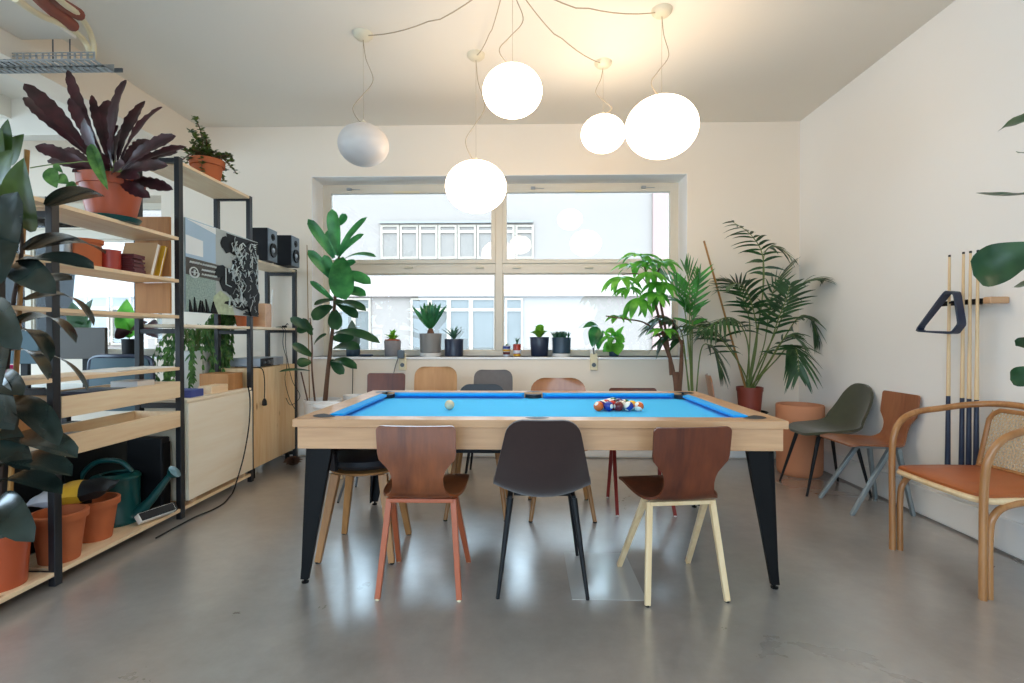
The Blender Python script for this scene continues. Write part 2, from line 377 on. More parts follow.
# reveal lining of main window
t_ = .004; rv = MB()
rv.box(wx0, wx0+t_, YB+.002, YB+.30, wz0, wz1).box(wx1-t_, wx1, YB+.002, YB+.30, wz0, wz1).box(wx0, wx1, YB+.002, YB+.30, wz1-t_, wz1)
struct('trim_1', rv, M['reveal'], smooth=False)
struct('trim_2', MB().box(wx0-.01, wx1+.01, YB-.012, YB+.33, wz0-.022, wz0), M['reveal'], smooth=False, bevel=.004)   # sill board
def window(name, x0, x1, z0, z1, Y, split, rail, up_t, lo_t, mull):
    w = bpy.data.objects.new(name, None); col.objects.link(w); w['kind'] = 'structure'
    xs = (x0, split-mull/2, split+mull/2, x1)
    fr = MB(); fr.box(x0, x0+.045, Y, Y+.08, z0, z1).box(x1-.045, x1, Y, Y+.08, z0, z1).box(x0+.045, x1-.045, Y, Y+.08, z1-.05, z1).box(x0+.045, x1-.045, Y, Y+.08, z0, z0+.05)
    fr.box(split-mull/2, split+mull/2, Y+.001, Y+.08, z0+.05, z1-.05).box(x0+.045, split-mull/2, Y+.001, Y+.08, rail-.05, rail+.05).box(split+mull/2, x1-.045, Y+.001, Y+.08, rail-.05, rail+.05)
    fr.build('window_frame', M['frame'], w, smooth=False, bevel=.004)
    for a, b in ((x0+.045, split-mull/2), (split+mull/2, x1-.045)):
        for lo, hi, t, up in ((rail+.05, z1-.05, up_t, 1), (z0+.05, rail-.05, lo_t, 0)):
            Yf = Y-.015 if up else Y+.015
            s = MB(); s.box(a, a+t, Yf, Y+.05, lo, hi).box(b-t, b, Yf, Y+.05, lo, hi).box(a+t, b-t, Yf, Y+.05, hi-t, hi).box(a+t, b-t, Yf, Y+.05, lo, lo+t)
            so = s.build('sash', M['frame'], w, smooth=False, bevel=.003)
            MB().box(a+t, b-t, Y+.025, Y+.031, lo+t, hi-t).build('pane', M['glass'], so, smooth=False)
    return w
YW = 5.21
w1 = window('window_1', wx0+t_, wx1-t_, wz0, wz1-t_, YW, PY(499, 300, YW).x, PY(500, 268.5, YW).z, .04, .012, .075)
# window hardware
zt = wz1-.055
hw = MB()
for px in (350, 533, 643):
    c = PY(px, 186, YW); hw.box(c.x-.022, c.x+.022, YW-.04, YW, zt-.012, zt+.012).tube([(c.x, YW-.03, zt), (c.x+.11, YW-.025, zt-.004)], .004, 6)
hw.build('stay', M['galv'], w1, bevel=.002)
hh = MB()
for px in (407, 588):
    c = PY(px, 189, YW); hh.box(c.x-.13, c.x+.13, YW-.035, YW-.016, zt-.045, zt-.025)
hh.build('window_handle', M['cream'], w1, bevel=.004)
hg = MB()
for px in (409, 480, 517, 589):
    c = PY(px, 267.5, YW); hg.box(c.x-.04, c.x+.04, YW-.025, YW, c.z-.008, c.z+.006)
hg.build('hinge', M['canopy'], w1, bevel=.003)
w2 = window('window_2', w2x0, w2x1, w2z0, w2z1, YW, PY(28, 300, YW).x, 2.2, .02, .02, .06)
struct('trim_3', MB().box(w2x0, w2x1, YB-.012, YB+.28, w2z0-.022, w2z0), M['reveal'], smooth=False, bevel=.004)
# ceiling services of next room
struct('trim_4', MB().box(XLL, XL-.22, 4.3, 4.42, 2.86, ZC), M['ceil'], smooth=False)
struct('trim_5', MB().box(-4.6, -4.35, YF, 4.3, 3.0, ZC), M['ceil'], smooth=False)

struct('trim_7', MB().box(XL+.004, -2.78, YF, 3.16, 3.0, ZC), M['ceil'], smooth=False)
# floor access plate
p4 = [PZ(566, 556, 0), PZ(611, 553, 0), PZ(645, 599, 0), PZ(575, 599, 0)]
fx, fy = (p4[0].x+p4[1].x)/2, 0
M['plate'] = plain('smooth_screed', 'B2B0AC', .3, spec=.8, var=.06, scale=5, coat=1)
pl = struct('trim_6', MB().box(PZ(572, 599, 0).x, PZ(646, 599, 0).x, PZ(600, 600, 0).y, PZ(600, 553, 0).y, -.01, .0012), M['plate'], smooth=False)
# ------------------------------------------------------------------ building across the street
YFc = 17.0
bl = thing('office_building', 'pale office building with window bands seen across the street through the window', 'building', (0, YFc, 0))
def fq(px0, px1, py0, py1, Y=YFc):
    a, b = PY(px0, py1, Y), PY(px1, py0, Y); return a.x, b.x, a.z, b.z
MB().box(-26, 18, 0, 1, -5, 6.6).build('facade_wall', M['facade'], bl, smooth=False)
a = fq(200, 700, 275, 297); MB().box(-26, 18, -.12, 0, a[2], a[3]).build('spandrel_band', M['spandrel'], bl, smooth=False)
a = fq(652, 672, 190, 350); MB().box(a[0], a[1], -.1, 0, -3, 6.6).build('pier', M['pinkpier'], bl, smooth=False)
a = fq(380, 533, 221, 224); MB().box(a[0], a[1], -.12, 0, a[2], a[3]).build('cornice_line', M['facline'], bl, smooth=False)
def fwin(px0, px1, py0, py1, dark=0, sp=None):
    x0, x1, z0, z1 = fq(px0, px1, py0, py1); t = .07
    o = MB().box(x0, x0+t, -.06, 0, z0, z1).box(x1-t, x1, -.06, 0, z0, z1).box(x0+t, x1-t, -.06, 0, z1-t, z1).box(x0+t, x1-t, -.06, 0, z0, z0+t)
    if sp: zz = z1-(z1-z0)*sp; o.box(x0+t, x1-t, -.06, 0, zz-.05, zz+.05)
    o = o.build('window', M['facframe'], bl, smooth=False)
    MB().box(x0+t, x1-t, -.02, 0, z0+t, z1-t).build('pane', M['facglassd' if dark else 'facglass'], o, smooth=False)
for k in range(8):
    x = 381+k*19.2
    fwin(x, x+18.4, 225, 259, 0, .2)
for x0, x1 in ((338, 354), (354, 371), (411, 430), (430, 449), (449, 471), (471, 496), (505, 523)):
    fwin(x0, x1, 298, 352, 1, .22)
for k in range(9):
    x = -20+k*22 if k < 9 else 0
    if k % 4 != 3: fwin(x, x+20, 296, 345, 1, .25)

# ------------------------------------------------------------------ pool table
TX0, TX1, TY0, TY1, TZ = -1.062, 1.176, 2.335, 3.598, .78
tcx, tcy = (TX0+TX1)/2, (TY0+TY1)/2; tw, td = (TX1-TX0)/2, (TY1-TY0)/2
pt = thing('pool_table', 'light oak pool table with bright blue cloth and splayed black steel legs', 'pool table', (tcx, tcy, 0))
rw = .105   # rail width
r = MB(); zz0 = TZ-.036
r.box(-tw, tw, -td, -td+rw, zz0, TZ).box(-tw, tw, td-rw, td, zz0, TZ).box(-tw, -tw+rw, -td+rw, td-rw, zz0, TZ).box(tw-rw, tw, -td+rw, td-rw, zz0, TZ)
r.build('rail_top', M['oak'], pt, smooth=False, bevel=.002)
ap = MB(); i_ = .016; za0 = .642; za1 = zz0
ap.box(-tw+i_, tw-i_, -td+i_, -td+i_+.025, za0, za1).box(-tw+i_, tw-i_, td-i_-.025, td-i_, za0, za1).box(-tw+i_, -tw+i_+.025, -td+i_+.025, td-i_-.025, za0, za1).box(tw-i_-.025, tw-i_, -td+i_+.025, td-i_-.025, za0, za1)
ap.box(-tw+.1, tw-.1, -td+.1, td-.1, .68, .70)
ap.build('apron', M['oak'], pt, smooth=False, bevel=.002)
BZ = TZ-.038
MB().box(-tw+rw-.01, tw-rw+.01, -td+rw-.01, td-rw+.01, BZ-.02, BZ).build('bed_cloth', M['cloth'], pt, smooth=False)
cw = .05; ix, iy = tw-rw, td-rw
def cush(pa, pb, inward, cut_a, cut_b):
    pa, pb, inn = V(pa), V(pb), V(inward); d = (pb-pa).normalized(); m = MB()
    z1, z0 = TZ-.001, BZ+.018
    o1, o2 = pa, pb; n1, n2 = pa+inn*cw+d*cut_a, pb+inn*cw-d*cut_b
    P_ = [V((o1.x, o1.y, BZ)), V((o2.x, o2.y, BZ)), V((n2.x, n2.y, z0)), V((n1.x, n1.y, z0)), V((o1.x, o1.y, z1)), V((o2.x, o2.y, z1)), V((n2.x, n2.y, TZ-.006)), V((n1.x, n1.y, TZ-.006))]
    m.hexa(P_); return m.build('cushion', M['cushion'], pt, smooth=False, bevel=.004)
g = .07
for s in (-1, 1):
    cush((-ix+g, s*iy, 0), (-.06, s*iy, 0), (0, -s, 0), .045, .02)
    cush((.06, s*iy, 0), (ix-g, s*iy, 0), (0, -s, 0), .02, .045)
    cush((s*ix, -iy+g, 0), (s*ix, iy-g, 0), (-s, 0, 0), .045, .045)
pk = [(-1, -1), (-1, 1), (1, -1), (1, 1), (0, -1), (0, 1)]
for sx, sy in pk:
    m = MB()
    if sx:
        c = V((sx*(ix-.012), sy*(iy-.012), 0)); R_ = .062
    else:
        c = V((0, sy*(iy+.012), 0)); R_ = .056
    m.lathe([(0, BZ+.0015), (R_*.85, BZ+.0015), (R_, BZ+.003), (R_, TZ-.012)], c, 24)
    # black insert flush with the rail top
    a0 = math.atan2(sy, sx) if sx else sy*PI/2; span = 1.75 if sx else 1.25; Rr = R_+.004
    arc = [c+V((math.cos(a0+u*span)*Rr, math.sin(a0+u*span)*Rr, TZ+.0012)) for u in [-1+k/10 for k in range(21)]]
    cin = c-V((sx*.012, sy*.012 if sx else sy*.004, 0))
    inn = [V((cin.x, cin.y, TZ+.0012)).lerp(p, .12) for p in arc]; low = [p+V((0, 0, -.012)) for p in inn]
    m.grid([arc, inn, low])
    m.build('pocket', M['pocket'], pt)
for sx in (-1, 1):
    for sy in (-1, 1):
        m = MB(); yo = -td+.022; yi = yo+.035
        top = [(-tw+.085, yo), (-tw+.190, yo), (-tw+.190, yi), (-tw+.085, yi)]
        bot = [(-tw-.002+.012, yo+.03), (-tw+.048, yo+.03), (-tw+.048, yo+.05), (-tw-.002+.012, yo+.05)]
        zt_, zb_ = zz0, .02
        def mir(x, y, z): return V((x*-sx, y*-sy, z))
        A = [mir(*q, zb_) for q in bot]; B = [mir(*q, zt_) for q in top]
        if sx*sy < 0: A.reverse(); B.reverse()
        m.hexa(A+B)
        A = [mir(x, y, zb_) for x, y in ((-tw+.004, yo+.05), (-tw+.012, yo+.05), (-tw+.012, yo+.085), (-tw+.004, yo+.085))]
        B = [mir(x, y, .642) for x, y in ((-tw+.036, yo+.04), (-tw+.085, yo+.034), (-tw+.085, yo+.14), (-tw+.036, yo+.14))]
        if sx*sy < 0: A.reverse(); B.reverse()
        m.hexa(A+B)
        lg = m.build('leg', M['black'], pt, smooth=False, bevel=.002)
        lc = mir(-tw+.028, yo+.045, 0)
        MB().lathe([(0, 0), (.016, 0), (.017, .006), (.007, .009), (.007, .022)], lc, 14).build('levelling_foot', M['black'], lg)
# ------------------------------------------------------------------ balls
BR = .0275
def ballmat(name, c, stripe):
    m, n, l, b = newmat(name)
    tc = n.new('ShaderNodeTexCoord'); sp = n.new('ShaderNodeSeparateXYZ'); l.new(tc.outputs['Object'], sp.inputs[0])
    def cmp(src, thr):
        ab = n.new('ShaderNodeMath'); ab.operation = 'ABSOLUTE'; l.new(src, ab.inputs[0])
        g_ = n.new('ShaderNodeMath'); g_.operation = 'GREATER_THAN'; g_.inputs[1].default_value = thr; l.new(ab.outputs[0], g_.inputs[0]); return g_.outputs[0]
    spot = cmp(sp.outputs['X'], BR*.88); out = spot
    if stripe:
        band = cmp(sp.outputs['Z'], BR*.52)
        mx_ = n.new('ShaderNodeMath'); mx_.operation = 'MAXIMUM'; l.new(spot, mx_.inputs[0]); l.new(band, mx_.inputs[1]); out = mx_.outputs[0]
    mx = n.new('ShaderNodeMix'); mx.data_type = 'RGBA'; mx.inputs[6].default_value = srgb(c); mx.inputs[7].default_value = srgb('F2EBDC')
    l.new(out, mx.inputs[0]); l.new(mx.outputs[2], b.inputs['Base Color']); b.inputs['Roughness'].default_value = .12
    return m
def ball(x, y, mat, label, rot, group=None):
    o = MB().lathe([(BR*math.sin(PI*k/14), -BR*math.cos(PI*k/14)) for k in range(15)], (0, 0, 0), 24).build('pool_ball', mat)
    o.location = (x, y, BZ+BR+.0005); o.rotation_euler = rot
    return tag(o, label, 'ball', group)
cb = PY(449.5, 405, 2.92)
ball(cb.x, 2.92, plain('cue_ball_ivory', 'D6C6A4', .15, var=.01), 'off-white cue ball alone on the blue cloth', (.3, .4, .2))
cols = {'yellow': 'E8B62A', 'blue': '1F3A96', 'red': 'C9332B', 'purple': '4A2A6E', 'orange': 'E2692C', 'green': '1F6B45', 'maroon': '6E1F26', 'black': '16161A'}
order = [['orange', 'blue', 'maroon', 'blue*', 'orange*'], ['purple*', 'red', 'maroon*', 'yellow'], ['red*', 'black', 'green*'], ['yellow*', 'purple'], ['green']]
b0 = PY(598.5, 406, 2.885)
for i, row in enumerate(order):
    for j, nm in enumerate(row):
        st = nm.endswith('*'); nm = nm.strip('*')
        x = b0.x+(j+i*.5)*(BR*2+.0006); y = b0.y+i*(BR*2+.0006)*.866
        ball(x, y, ballmat('ball_'+nm+('_stripe' if st else ''), cols[nm], st),
             ('white ball with %s stripe' % nm if st else 'solid %s ball' % nm)+' in the triangle of balls on the blue cloth', (random.uniform(-1, 1), random.uniform(-1, 1), random.uniform(0, 6)), 'racked pool balls')
# ------------------------------------------------------------------ chairs
def shell_mesh(prof, t, n=11, corner=.05, power=2.0):
    """prof: (y, z, halfwidth, curl)"""
    P3 = bez([(p[0], p[1], p[2]) for p in prof], 6); Cc = bez([(p[3], 0, 0) for p in prof], 6)
    S = [0]
    for i in range(1, len(P3)): S.append(S[-1]+math.hypot(P3[i].x-P3[i-1].x, P3[i].y-P3[i-1].y))
    # extra rows at the ends for round corners
    L = S[-1]
    def at(s):
        s = max(0, min(L, s))
        for i in range(1, len(S)):
            if s <= S[i]+1e-9:
                k = (s-S[i-1])/max(S[i]-S[i-1], 1e-9); return P3[i-1].lerp(P3[i], k), Cc[i-1].x+(Cc[i].x-Cc[i-1].x)*k
        return P3[-1], Cc[-1].x
    ss = [corner*(1-math.cos(PI/2*k/5)) for k in range(5)]
    ss = ss+[corner+(L-2*corner)*k/26 for k in range(27)]+[L-q for q in reversed(ss)]
    rows = []; norms = []
    for s in ss:
        p, c = at(s); q0, _ = at(s-.004); q1, _ = at(s+.004)
        tg = V((0, q1.x-q0.x, q1.y-q0.y)).normalized(); nr = V((0, tg.z, -tg.y))
        if nr.z < 0 and abs(nr.z) > abs(nr.y): nr = -nr
        # normal toward sitter (up for seat, forward for back)
        nr = V((0, -tg.z, tg.y)) if V((0, -tg.z, tg.y)).dot(V((0, .6, .8))) > 0 else V((0, tg.z, -tg.y))
        e = min(s, L-s); w = p.z
        if e < corner: w -= corner*(1-math.sqrt(max(0, 1-((corner-e)/corner)**2)))
        row = []; nn = []
        for j in range(n):
            u = -1+2*j/(n-1); row.append(V((u*w, p.x, p.y))+nr*(c*abs(u)**power)); nn.append(nr)
        rows.append(row); norms.append(nn)
    return MB().slab(rows, norms, t)
PAG = [(.20, .452, .185, 0), (.12, .458, .19, .004), (0, .446, .19, .010), (-.10, .440, .18, .012), (-.155, .447, .155, .006), (-.187, .482, .120, 0), (-.205, .540, .112, 0), (-.216, .588, .130, .003), (-.225, .628, .166, .006), (-.238, .70, .171, .008), (-.247, .775, .172, .008)]
SHE = [(.22, .440, .20, .0), (.15, .455, .215, .012), (.02, .445, .225, .035), (-.10, .440, .225, .055), (-.175, .465, .218, .07), (-.215, .53, .208, .075), (-.24, .62, .19, .05), (-.257, .72, .168, .022), (-.266, .80, .150, .004)]
PLY = [(.21, .445, .19, 0), (.12, .455, .205, .005), (0, .445, .21, .012), (-.12, .445, .205, .018), (-.18, .475, .195, .02), (-.205, .54, .19, .022), (-.22, .64, .195, .024), (-.235, .74, .195, .024), (-.247, .81, .185, .022)]
def scaled(prof, top):
    """raise the backrest top to z=top"""
    z0 = .50; zm = prof[-1][1]; return [(y, z if z < z0 else z0+(z-z0)*(top-z0)/(zm-z0), w, c) for y, z, w, c in prof]
def legs(parent, mat, kind, fx, fyf, fyb, tx, tyf, tyb, tz=.425, r0=.014, r1=.009, feet=None):
    for sx in (-1, 1):
        for fy, ty in ((fyf, tyf), (fyb, tyb)):
            m = MB()
            if kind == 'round': m.tube([(sx*tx, ty, tz), (sx*fx, fy, 0.004)], [r0, r1], 10)
            else: m.bar((sx*tx, ty, tz), (sx*fx, fy, 0.004), r0*2, r0*2.4, r1*2, r1*2.6, up=(1, 0, 0))
            lo = m.build('leg', mat, parent, smooth=kind == 'round', bevel=0 if kind == 'round' else .003)
            MB().lathe([(0, 0), (r1*1.05, 0), (r1*1.05, .008), (0, .008)], (sx*fx, fy, 0), 10).build('foot_glide', feet or M['blackmatte'], lo)
def chair(name, label, x, y, rz, prof, smat, t, lkw, frame='cross', fmat=None, corner=.022, group=None):
    c = thing(name, label, 'chair', (x, y, 0), rz, group)
    sh = shell_mesh(prof, t, corner=corner).build('shell', smat, c, ang=50)
    legs(c, **lkw)
    fm = MB(); tx, a, b, tz = lkw['tx'], lkw['tyf'], lkw['tyb'], lkw.get('tz', .425)
    if frame == 'cross':
        fm.bar((-tx, b-.006, tz-.006), (tx, b-.006, tz-.006), .024, .018)
        fm.bar((-tx*.8, .12, tz+.006), (-tx*.8, -.12, tz+.002), .03, .012).bar((tx*.8, .12, tz+.006), (tx*.8, -.12, tz+.002), .03, .012)
    else:
        fm.bar((-tx*.9, a*.7, tz), (tx*.9, a*.7, tz), .024, .018).bar((-tx*.9, b*.45, tz), (tx*.9, b*.45, tz), .024, .018).bar((-tx, a, tz), (-tx, b, tz), .02, .018).bar((tx, a, tz), (tx, b, tz), .02, .018)
    fm.build('seat_frame', fmat or lkw['mat'], c, smooth=False, bevel=.003)
    return c
pagleg = dict(kind='square', fx=.18, fyf=.19, fyb=-.2, tx=.145, tyf=-.075, tyb=-.125, tz=.425, r0=.0115, r1=.0095)
shleg = dict(kind='round', fx=.198, fyf=.24, fyb=-.215, tx=.145, tyf=.13, tyb=-.13, tz=.42, r0=.015, r1=.008)
spleg = dict(kind='round', fx=.20, fyf=.21, fyb=-.21, tx=.13, tyf=.12, tyb=-.12, tz=.42, r0=.019, r1=.012)
G = 'chairs round the pool table'
chair('plywood_chair', 'brown plywood chair with coppery red legs at the near side of the pool table', -.468, 2.45, 0, PAG, M['walnut'], .011, dict(pagleg, mat=M['copper'], feet=M['cream']), group=G)
chair('shell_chair', 'plum-black fabric shell chair with thin black legs, middle of the near side', .078, 2.49, 0, SHE, M['plum'], .02, dict(shleg, mat=M['blackmatte']), 'rect', corner=.06, group=G)
chair('plywood_chair', 'brown plywood chair with pale beech legs, turned aslant at the near side', .678, 2.445, math.radians(7.5), PAG, M['mahog'], .011, dict(pagleg, mat=M['beech']), group=G)
# far side, facing the camera
chair('plywood_chair', 'dark wooden chair with thin grey metal legs beyond the far left table corner', -1.10, 3.84, PI, scaled([(a, b, c_*.88, d) for a, b, c_, d in PAG], .865), M['mahog'], .011, dict(pagleg, mat=M['darkgreym'], r0=.009, r1=.006, fx=.2, fyf=.28, fyb=-.1), group=G)
chair('plywood_chair', 'light honey plywood chair with broad rounded back behind the table', -.735, 4.03, PI, scaled([(a, b, c_*.9, d) for a, b, c_, d in PLY], .905), M['lightply'], .012, dict(spleg, mat=M['beech']), 'rect', corner=.07, group=G)
chair('shell_chair', 'dark upholstered shell chair with wooden legs, its back just showing over the far rail', -.31, 3.47, PI, scaled(SHE, .812), M['darkfab'], .02, dict(spleg, mat=M['oakleg'], fx=.19, fyf=.24), 'rect', corner=.06, group=G)
chair('shell_chair', 'grey upholstered chair standing against the wall under the window', -.275, 4.26, PI, scaled([(a, b, c_*.86, d) for a, b, c_, d in PLY], .865), M['greyfab'], .025, dict(shleg, mat=M['blackmatte']), 'rect', corner=.06, group=G)
chair('plywood_chair', 'brown wooden chair with splayed wooden legs and wide rounded back behind the rack of balls', .235, 3.46, PI, scaled(PLY, .86), M['honey'], .012, dict(spleg, mat=M['oakleg'], fyf=.24), 'rect', corner=.09, group=G)
chair('plywood_chair', 'reddish chair with slim dark red legs whose back barely shows over the far rail', .78, 3.53, PI, scaled(PAG, .783), M['mahog'], .011, dict(pagleg, mat=M['redleg'], r0=.011, r1=.008, fx=.185, tx=.165, feet=M['whitepot']), group=G)
# by the right wall
chair('shell_chair', 'olive green fabric shell chair with thin black legs against the right wall', 2.282, 3.99, PI/2, SHE, M['green'], .02, dict(shleg, mat=M['blackmatte']), 'rect', corner=.125)
chair('plywood_chair', 'honey brown plywood chair with grey metal legs next to the olive chair', 2.305, 3.575, PI/2, PAG, M['midwood'], .011, dict(pagleg, mat=M['greymetal'], feet=M['greymetal'], r0=.013, r1=.01))
kc = chair('plywood_chair', 'tan plywood chair with black legs in the corner carrying the palm pot', 1.88, 4.66, -PI/2-.25, PLY, M['honey'], .012, dict(shleg, mat=M['blackmatte']), 'rect', corner=.06)
# black tub chair under the left end of the table
c = thing('tub_chair', 'black leather padded chair with angled oak legs pushed under the left table end', 'chair', (-.868, 2.81, 0), 0, G)
MB().lathe([(0, .455), (.12, .457), (.18, .468), (.205, .48), (.215, .495), (.205, .515), (.15, .528), (0, .53)], seg=32).build('seat', M['darkfab'], c)
rows = []; nr = []
for i in range(19):
    a = PI/2+.45+ (PI-.9)*i/18
    row = []; nn = []
    for z in (.47, .52, .57, .61, .625):
        hgt = .62 if abs(i-9) < 6 else .62-.02*(abs(i-9)-6)
        rr_ = .205+.05*(z-.47); row.append(V((math.cos(a)*rr_, math.sin(a)*rr_, min(z, hgt)))); nn.append(V((-math.cos(a), -math.sin(a), 0)))
    rows.append(row); nr.append(nn)
MB().slab(rows, nr, .022).build('backrest', M['darkfab'], c)
MB().lathe([(0, .43), (.15, .43), (.19, .445), (.195, .455), (0, .455)], seg=32).build('seat_frame', M['oakleg'], c)
legs(c, M['oakleg'], 'square', .19, -.2, .19, .125, -.12, .12, tz=.435, r0=.019, r1=.012)

# ------------------------------------------------------------------ bentwood armchair
rz = math.radians(91.5)
ac = thing('armchair', 'bentwood armchair with tan leather seat and woven cane back by the right wall', 'armchair', (2.262, 2.595, 0), rz)
def mirx(pts): return [V((-p[0], p[1], p[2])) for p in pts]
hoop = [(.27, .255, .0), (.272, .258, .30), (.275, .258, .50), (.279, .245, .62), (.286, .20, .70), (.292, .11, .745), (.292, -.02, .765), (.275, -.14, .785), (.21, -.225, .80), (.10, -.255, .805), (0, -.262, .795)]
hp = bez(hoop, 6)
MB().tube(hp+[V((-p.x, p.y, p.z)) for p in reversed(hp[:-1])], .0165, 10).build('arm_hoop', M['bent'], ac)
for s in (-1, 1):
    sp = bez([(s*.262, .220, 0), (s*.262, .222, .28), (s*.262, .20, .37), (s*.262, .13, .415), (s*.262, 0, .425), (s*.255, -.12, .40), (s*.25, -.20, .30), (s*.245, -.235, .15), (s*.24, -.245, 0)], 5)
    MB().tube(sp, .0155, 10).build('leg', M['bent'], ac)
sr = bez([(.235, .245, .43), (.25, .1, .43), (.245, -.1, .43), (.2, -.215, .43), (0, -.235, .43), (-.2, -.215, .43), (-.245, -.1, .43), (-.25, .1, .43), (-.235, .245, .43), (0, .262, .43)], 5)
MB().tube(sr, .016, 8, closed=True).build('seat_rim', M['beech'], ac)
m = MB(); ring = sr
for (k, z) in ((.97, .435), (1.02, .447), (1.02, .458), (.97, .468), (.6, .474), (.25, .475)):
    m.v.extend([(p.x*k, p.y*k, z) for p in ring])
N = len(ring)
for i in range(5): m.f.extend([(i*N+j, i*N+(j+1) % N, (i+1)*N+(j+1) % N, (i+1)*N+j) for j in range(N)])
m.f.append(tuple(5*N+j for j in range(N))); m.f.append(tuple(reversed(range(N)))); m.m = [0]*len(m.f)
m.build('seat', M['leather'], ac)
def bk(u, v):   # back surface point, u -1..1, v 0..1
    x = u*(.245-.035*v); y = -.185-.035*v-.028*(1-u*u)*(.4+.6*v); return V((x, y, .455+.315*v))
bf = [bk(-1, k/6) for k in range(6)]+[bk(-.93, .93), bk(-.8, 1)]+[bk(-.6+.2*k, 1) for k in range(7)]+[bk(.8, 1), bk(.93, .93)]+[bk(1, 1-k/6) for k in range(1, 7)]
lowr = [bk(1-.2*k, .06) for k in range(11)]
fm = MB().tube([bf[0]+V((0, .03, -.08))]+bf+[bf[-1]+V((0, .03, -.08))], .012, 8).tube(lowr, .010, 8)
bo = fm.build('back_frame', M['bent'], ac)
m = MB()
for k in range(31):
    u = -.97+1.94*k/30; m.tube([bk(u, .06+.94*q/6) for q in range(7)], .0016, 4)
for k in range(20):
    v = .08+.9*k/19; m.tube([bk(-.98+1.96*q/10, v) for q in range(11)], .0016, 4)
for k in range(-12, 24):
    for sg in (1, -1):
        pts = []
        for q in range(13):
            v = .06+.92*q/12; u = (-1+2*(k/24)+.9*(q/12))*sg
            if -.97 <= u <= .97: pts.append(bk(u, v))
        if len(pts) > 1: m.tube(pts, .0015, 4)
m.build('cane_panel', M['cane'], ac)
# ------------------------------------------------------------------ cue rack, cues, triangle
rk = thing('cue_rack', 'black wall bar with a pale wooden end holding the pool cues', 'rack', (XR, 3.0, 1.35))
q0, q1 = PX(941, 302, XR-.06), PX(990, 302, XR-.06)
MB().box(-.085, -.055, q1.y-3.0, q0.y-3.0, -.012, .016).box(-.055, 0, -.02, .02, -.012, .016).build('bar', M['black'], rk, smooth=False, bevel=.003)
MB().box(-.10, -.0, q1.y-3.0-.05, q1.y-3.0-.0, -.016, .02).build('end_block', M['oak'], rk, smooth=False, bevel=.006)
MB().box(-.09, 0, q1.y-3.0+.02, q0.y-3.0+.06, -1.06, -1.04).build('butt_shelf', M['black'], rk, smooth=False, bevel=.003)
hk = PX(957, 300, XR-.12); MB().box(-.16, -.086, hk.y-3.0-.006, hk.y-3.0+.006, -.006, .004).build('hook', M['black'], rk, smooth=False)
for px, py, wh in ((949.5, 255, 'leftmost of the four, passing through the triangle'), (963.5, 252, 'second from the left of the four'), (970.5, 251, 'third from the left of the four'), (978, 250, 'rightmost of the four')):
    tp = PX(px, py, XR-.10); y = tp.y; cu = thing('pool_cue', 'pool cue standing in the wall rack, '+wh, 'pool cue', (XR-.10, y, .31), 0, 'pool cues on the wall')
    Lc = tp.z-.31
    MB().tube([(0, 0, .5), (0, 0, Lc-.012)], [.0105, .0062], 10).build('shaft', M['beech'], cu)
    MB().tube([(0, 0, 0), (0, 0, .02), (0, 0, .5)], [.0135, .0145, .0107], 10).build('butt', M['navypot'], cu)
    MB().tube([(0, 0, Lc-.012), (0, 0, Lc)], .0063, 10).build('tip', M['blackmatte'], cu)
# ball triangle hanging on bar
tr = [PX(918, 331, 2.40), PX(948, 292, 2.44), PX(957, 293, 2.425), PX(962, 324, 2.40), PX(955, 333, 2.40)]
o = MB()
tp = []
for i in range(5):
    a, b, c_ = tr[i-1], tr[i], tr[(i+1) % 5]
    k = .12; tp += [b.lerp(a, k), b*(1-2*0)+V((0, 0, 0)) if False else b.lerp((a+c_)/2, .06), b.lerp(c_, k)]
n_ = len(tp); ctr = sum(tr, V())/5
rows = []
for p in tp+[tp[0]]:
    d = (p-ctr); d.x = 0; d.normalize(); xx = V((1, 0, 0))
    rows.append([p-xx*.02-d*.008, p+xx*.02-d*.008, p+xx*.02+d*.008, p-xx*.02+d*.008, p-xx*.02-d*.008])
o.grid(rows); to = o.build('ball_triangle', M['navypot'], smooth=False)
tag(to, 'dark blue triangular ball rack hanging on the wall bar in front of the cues', 'ball rack')
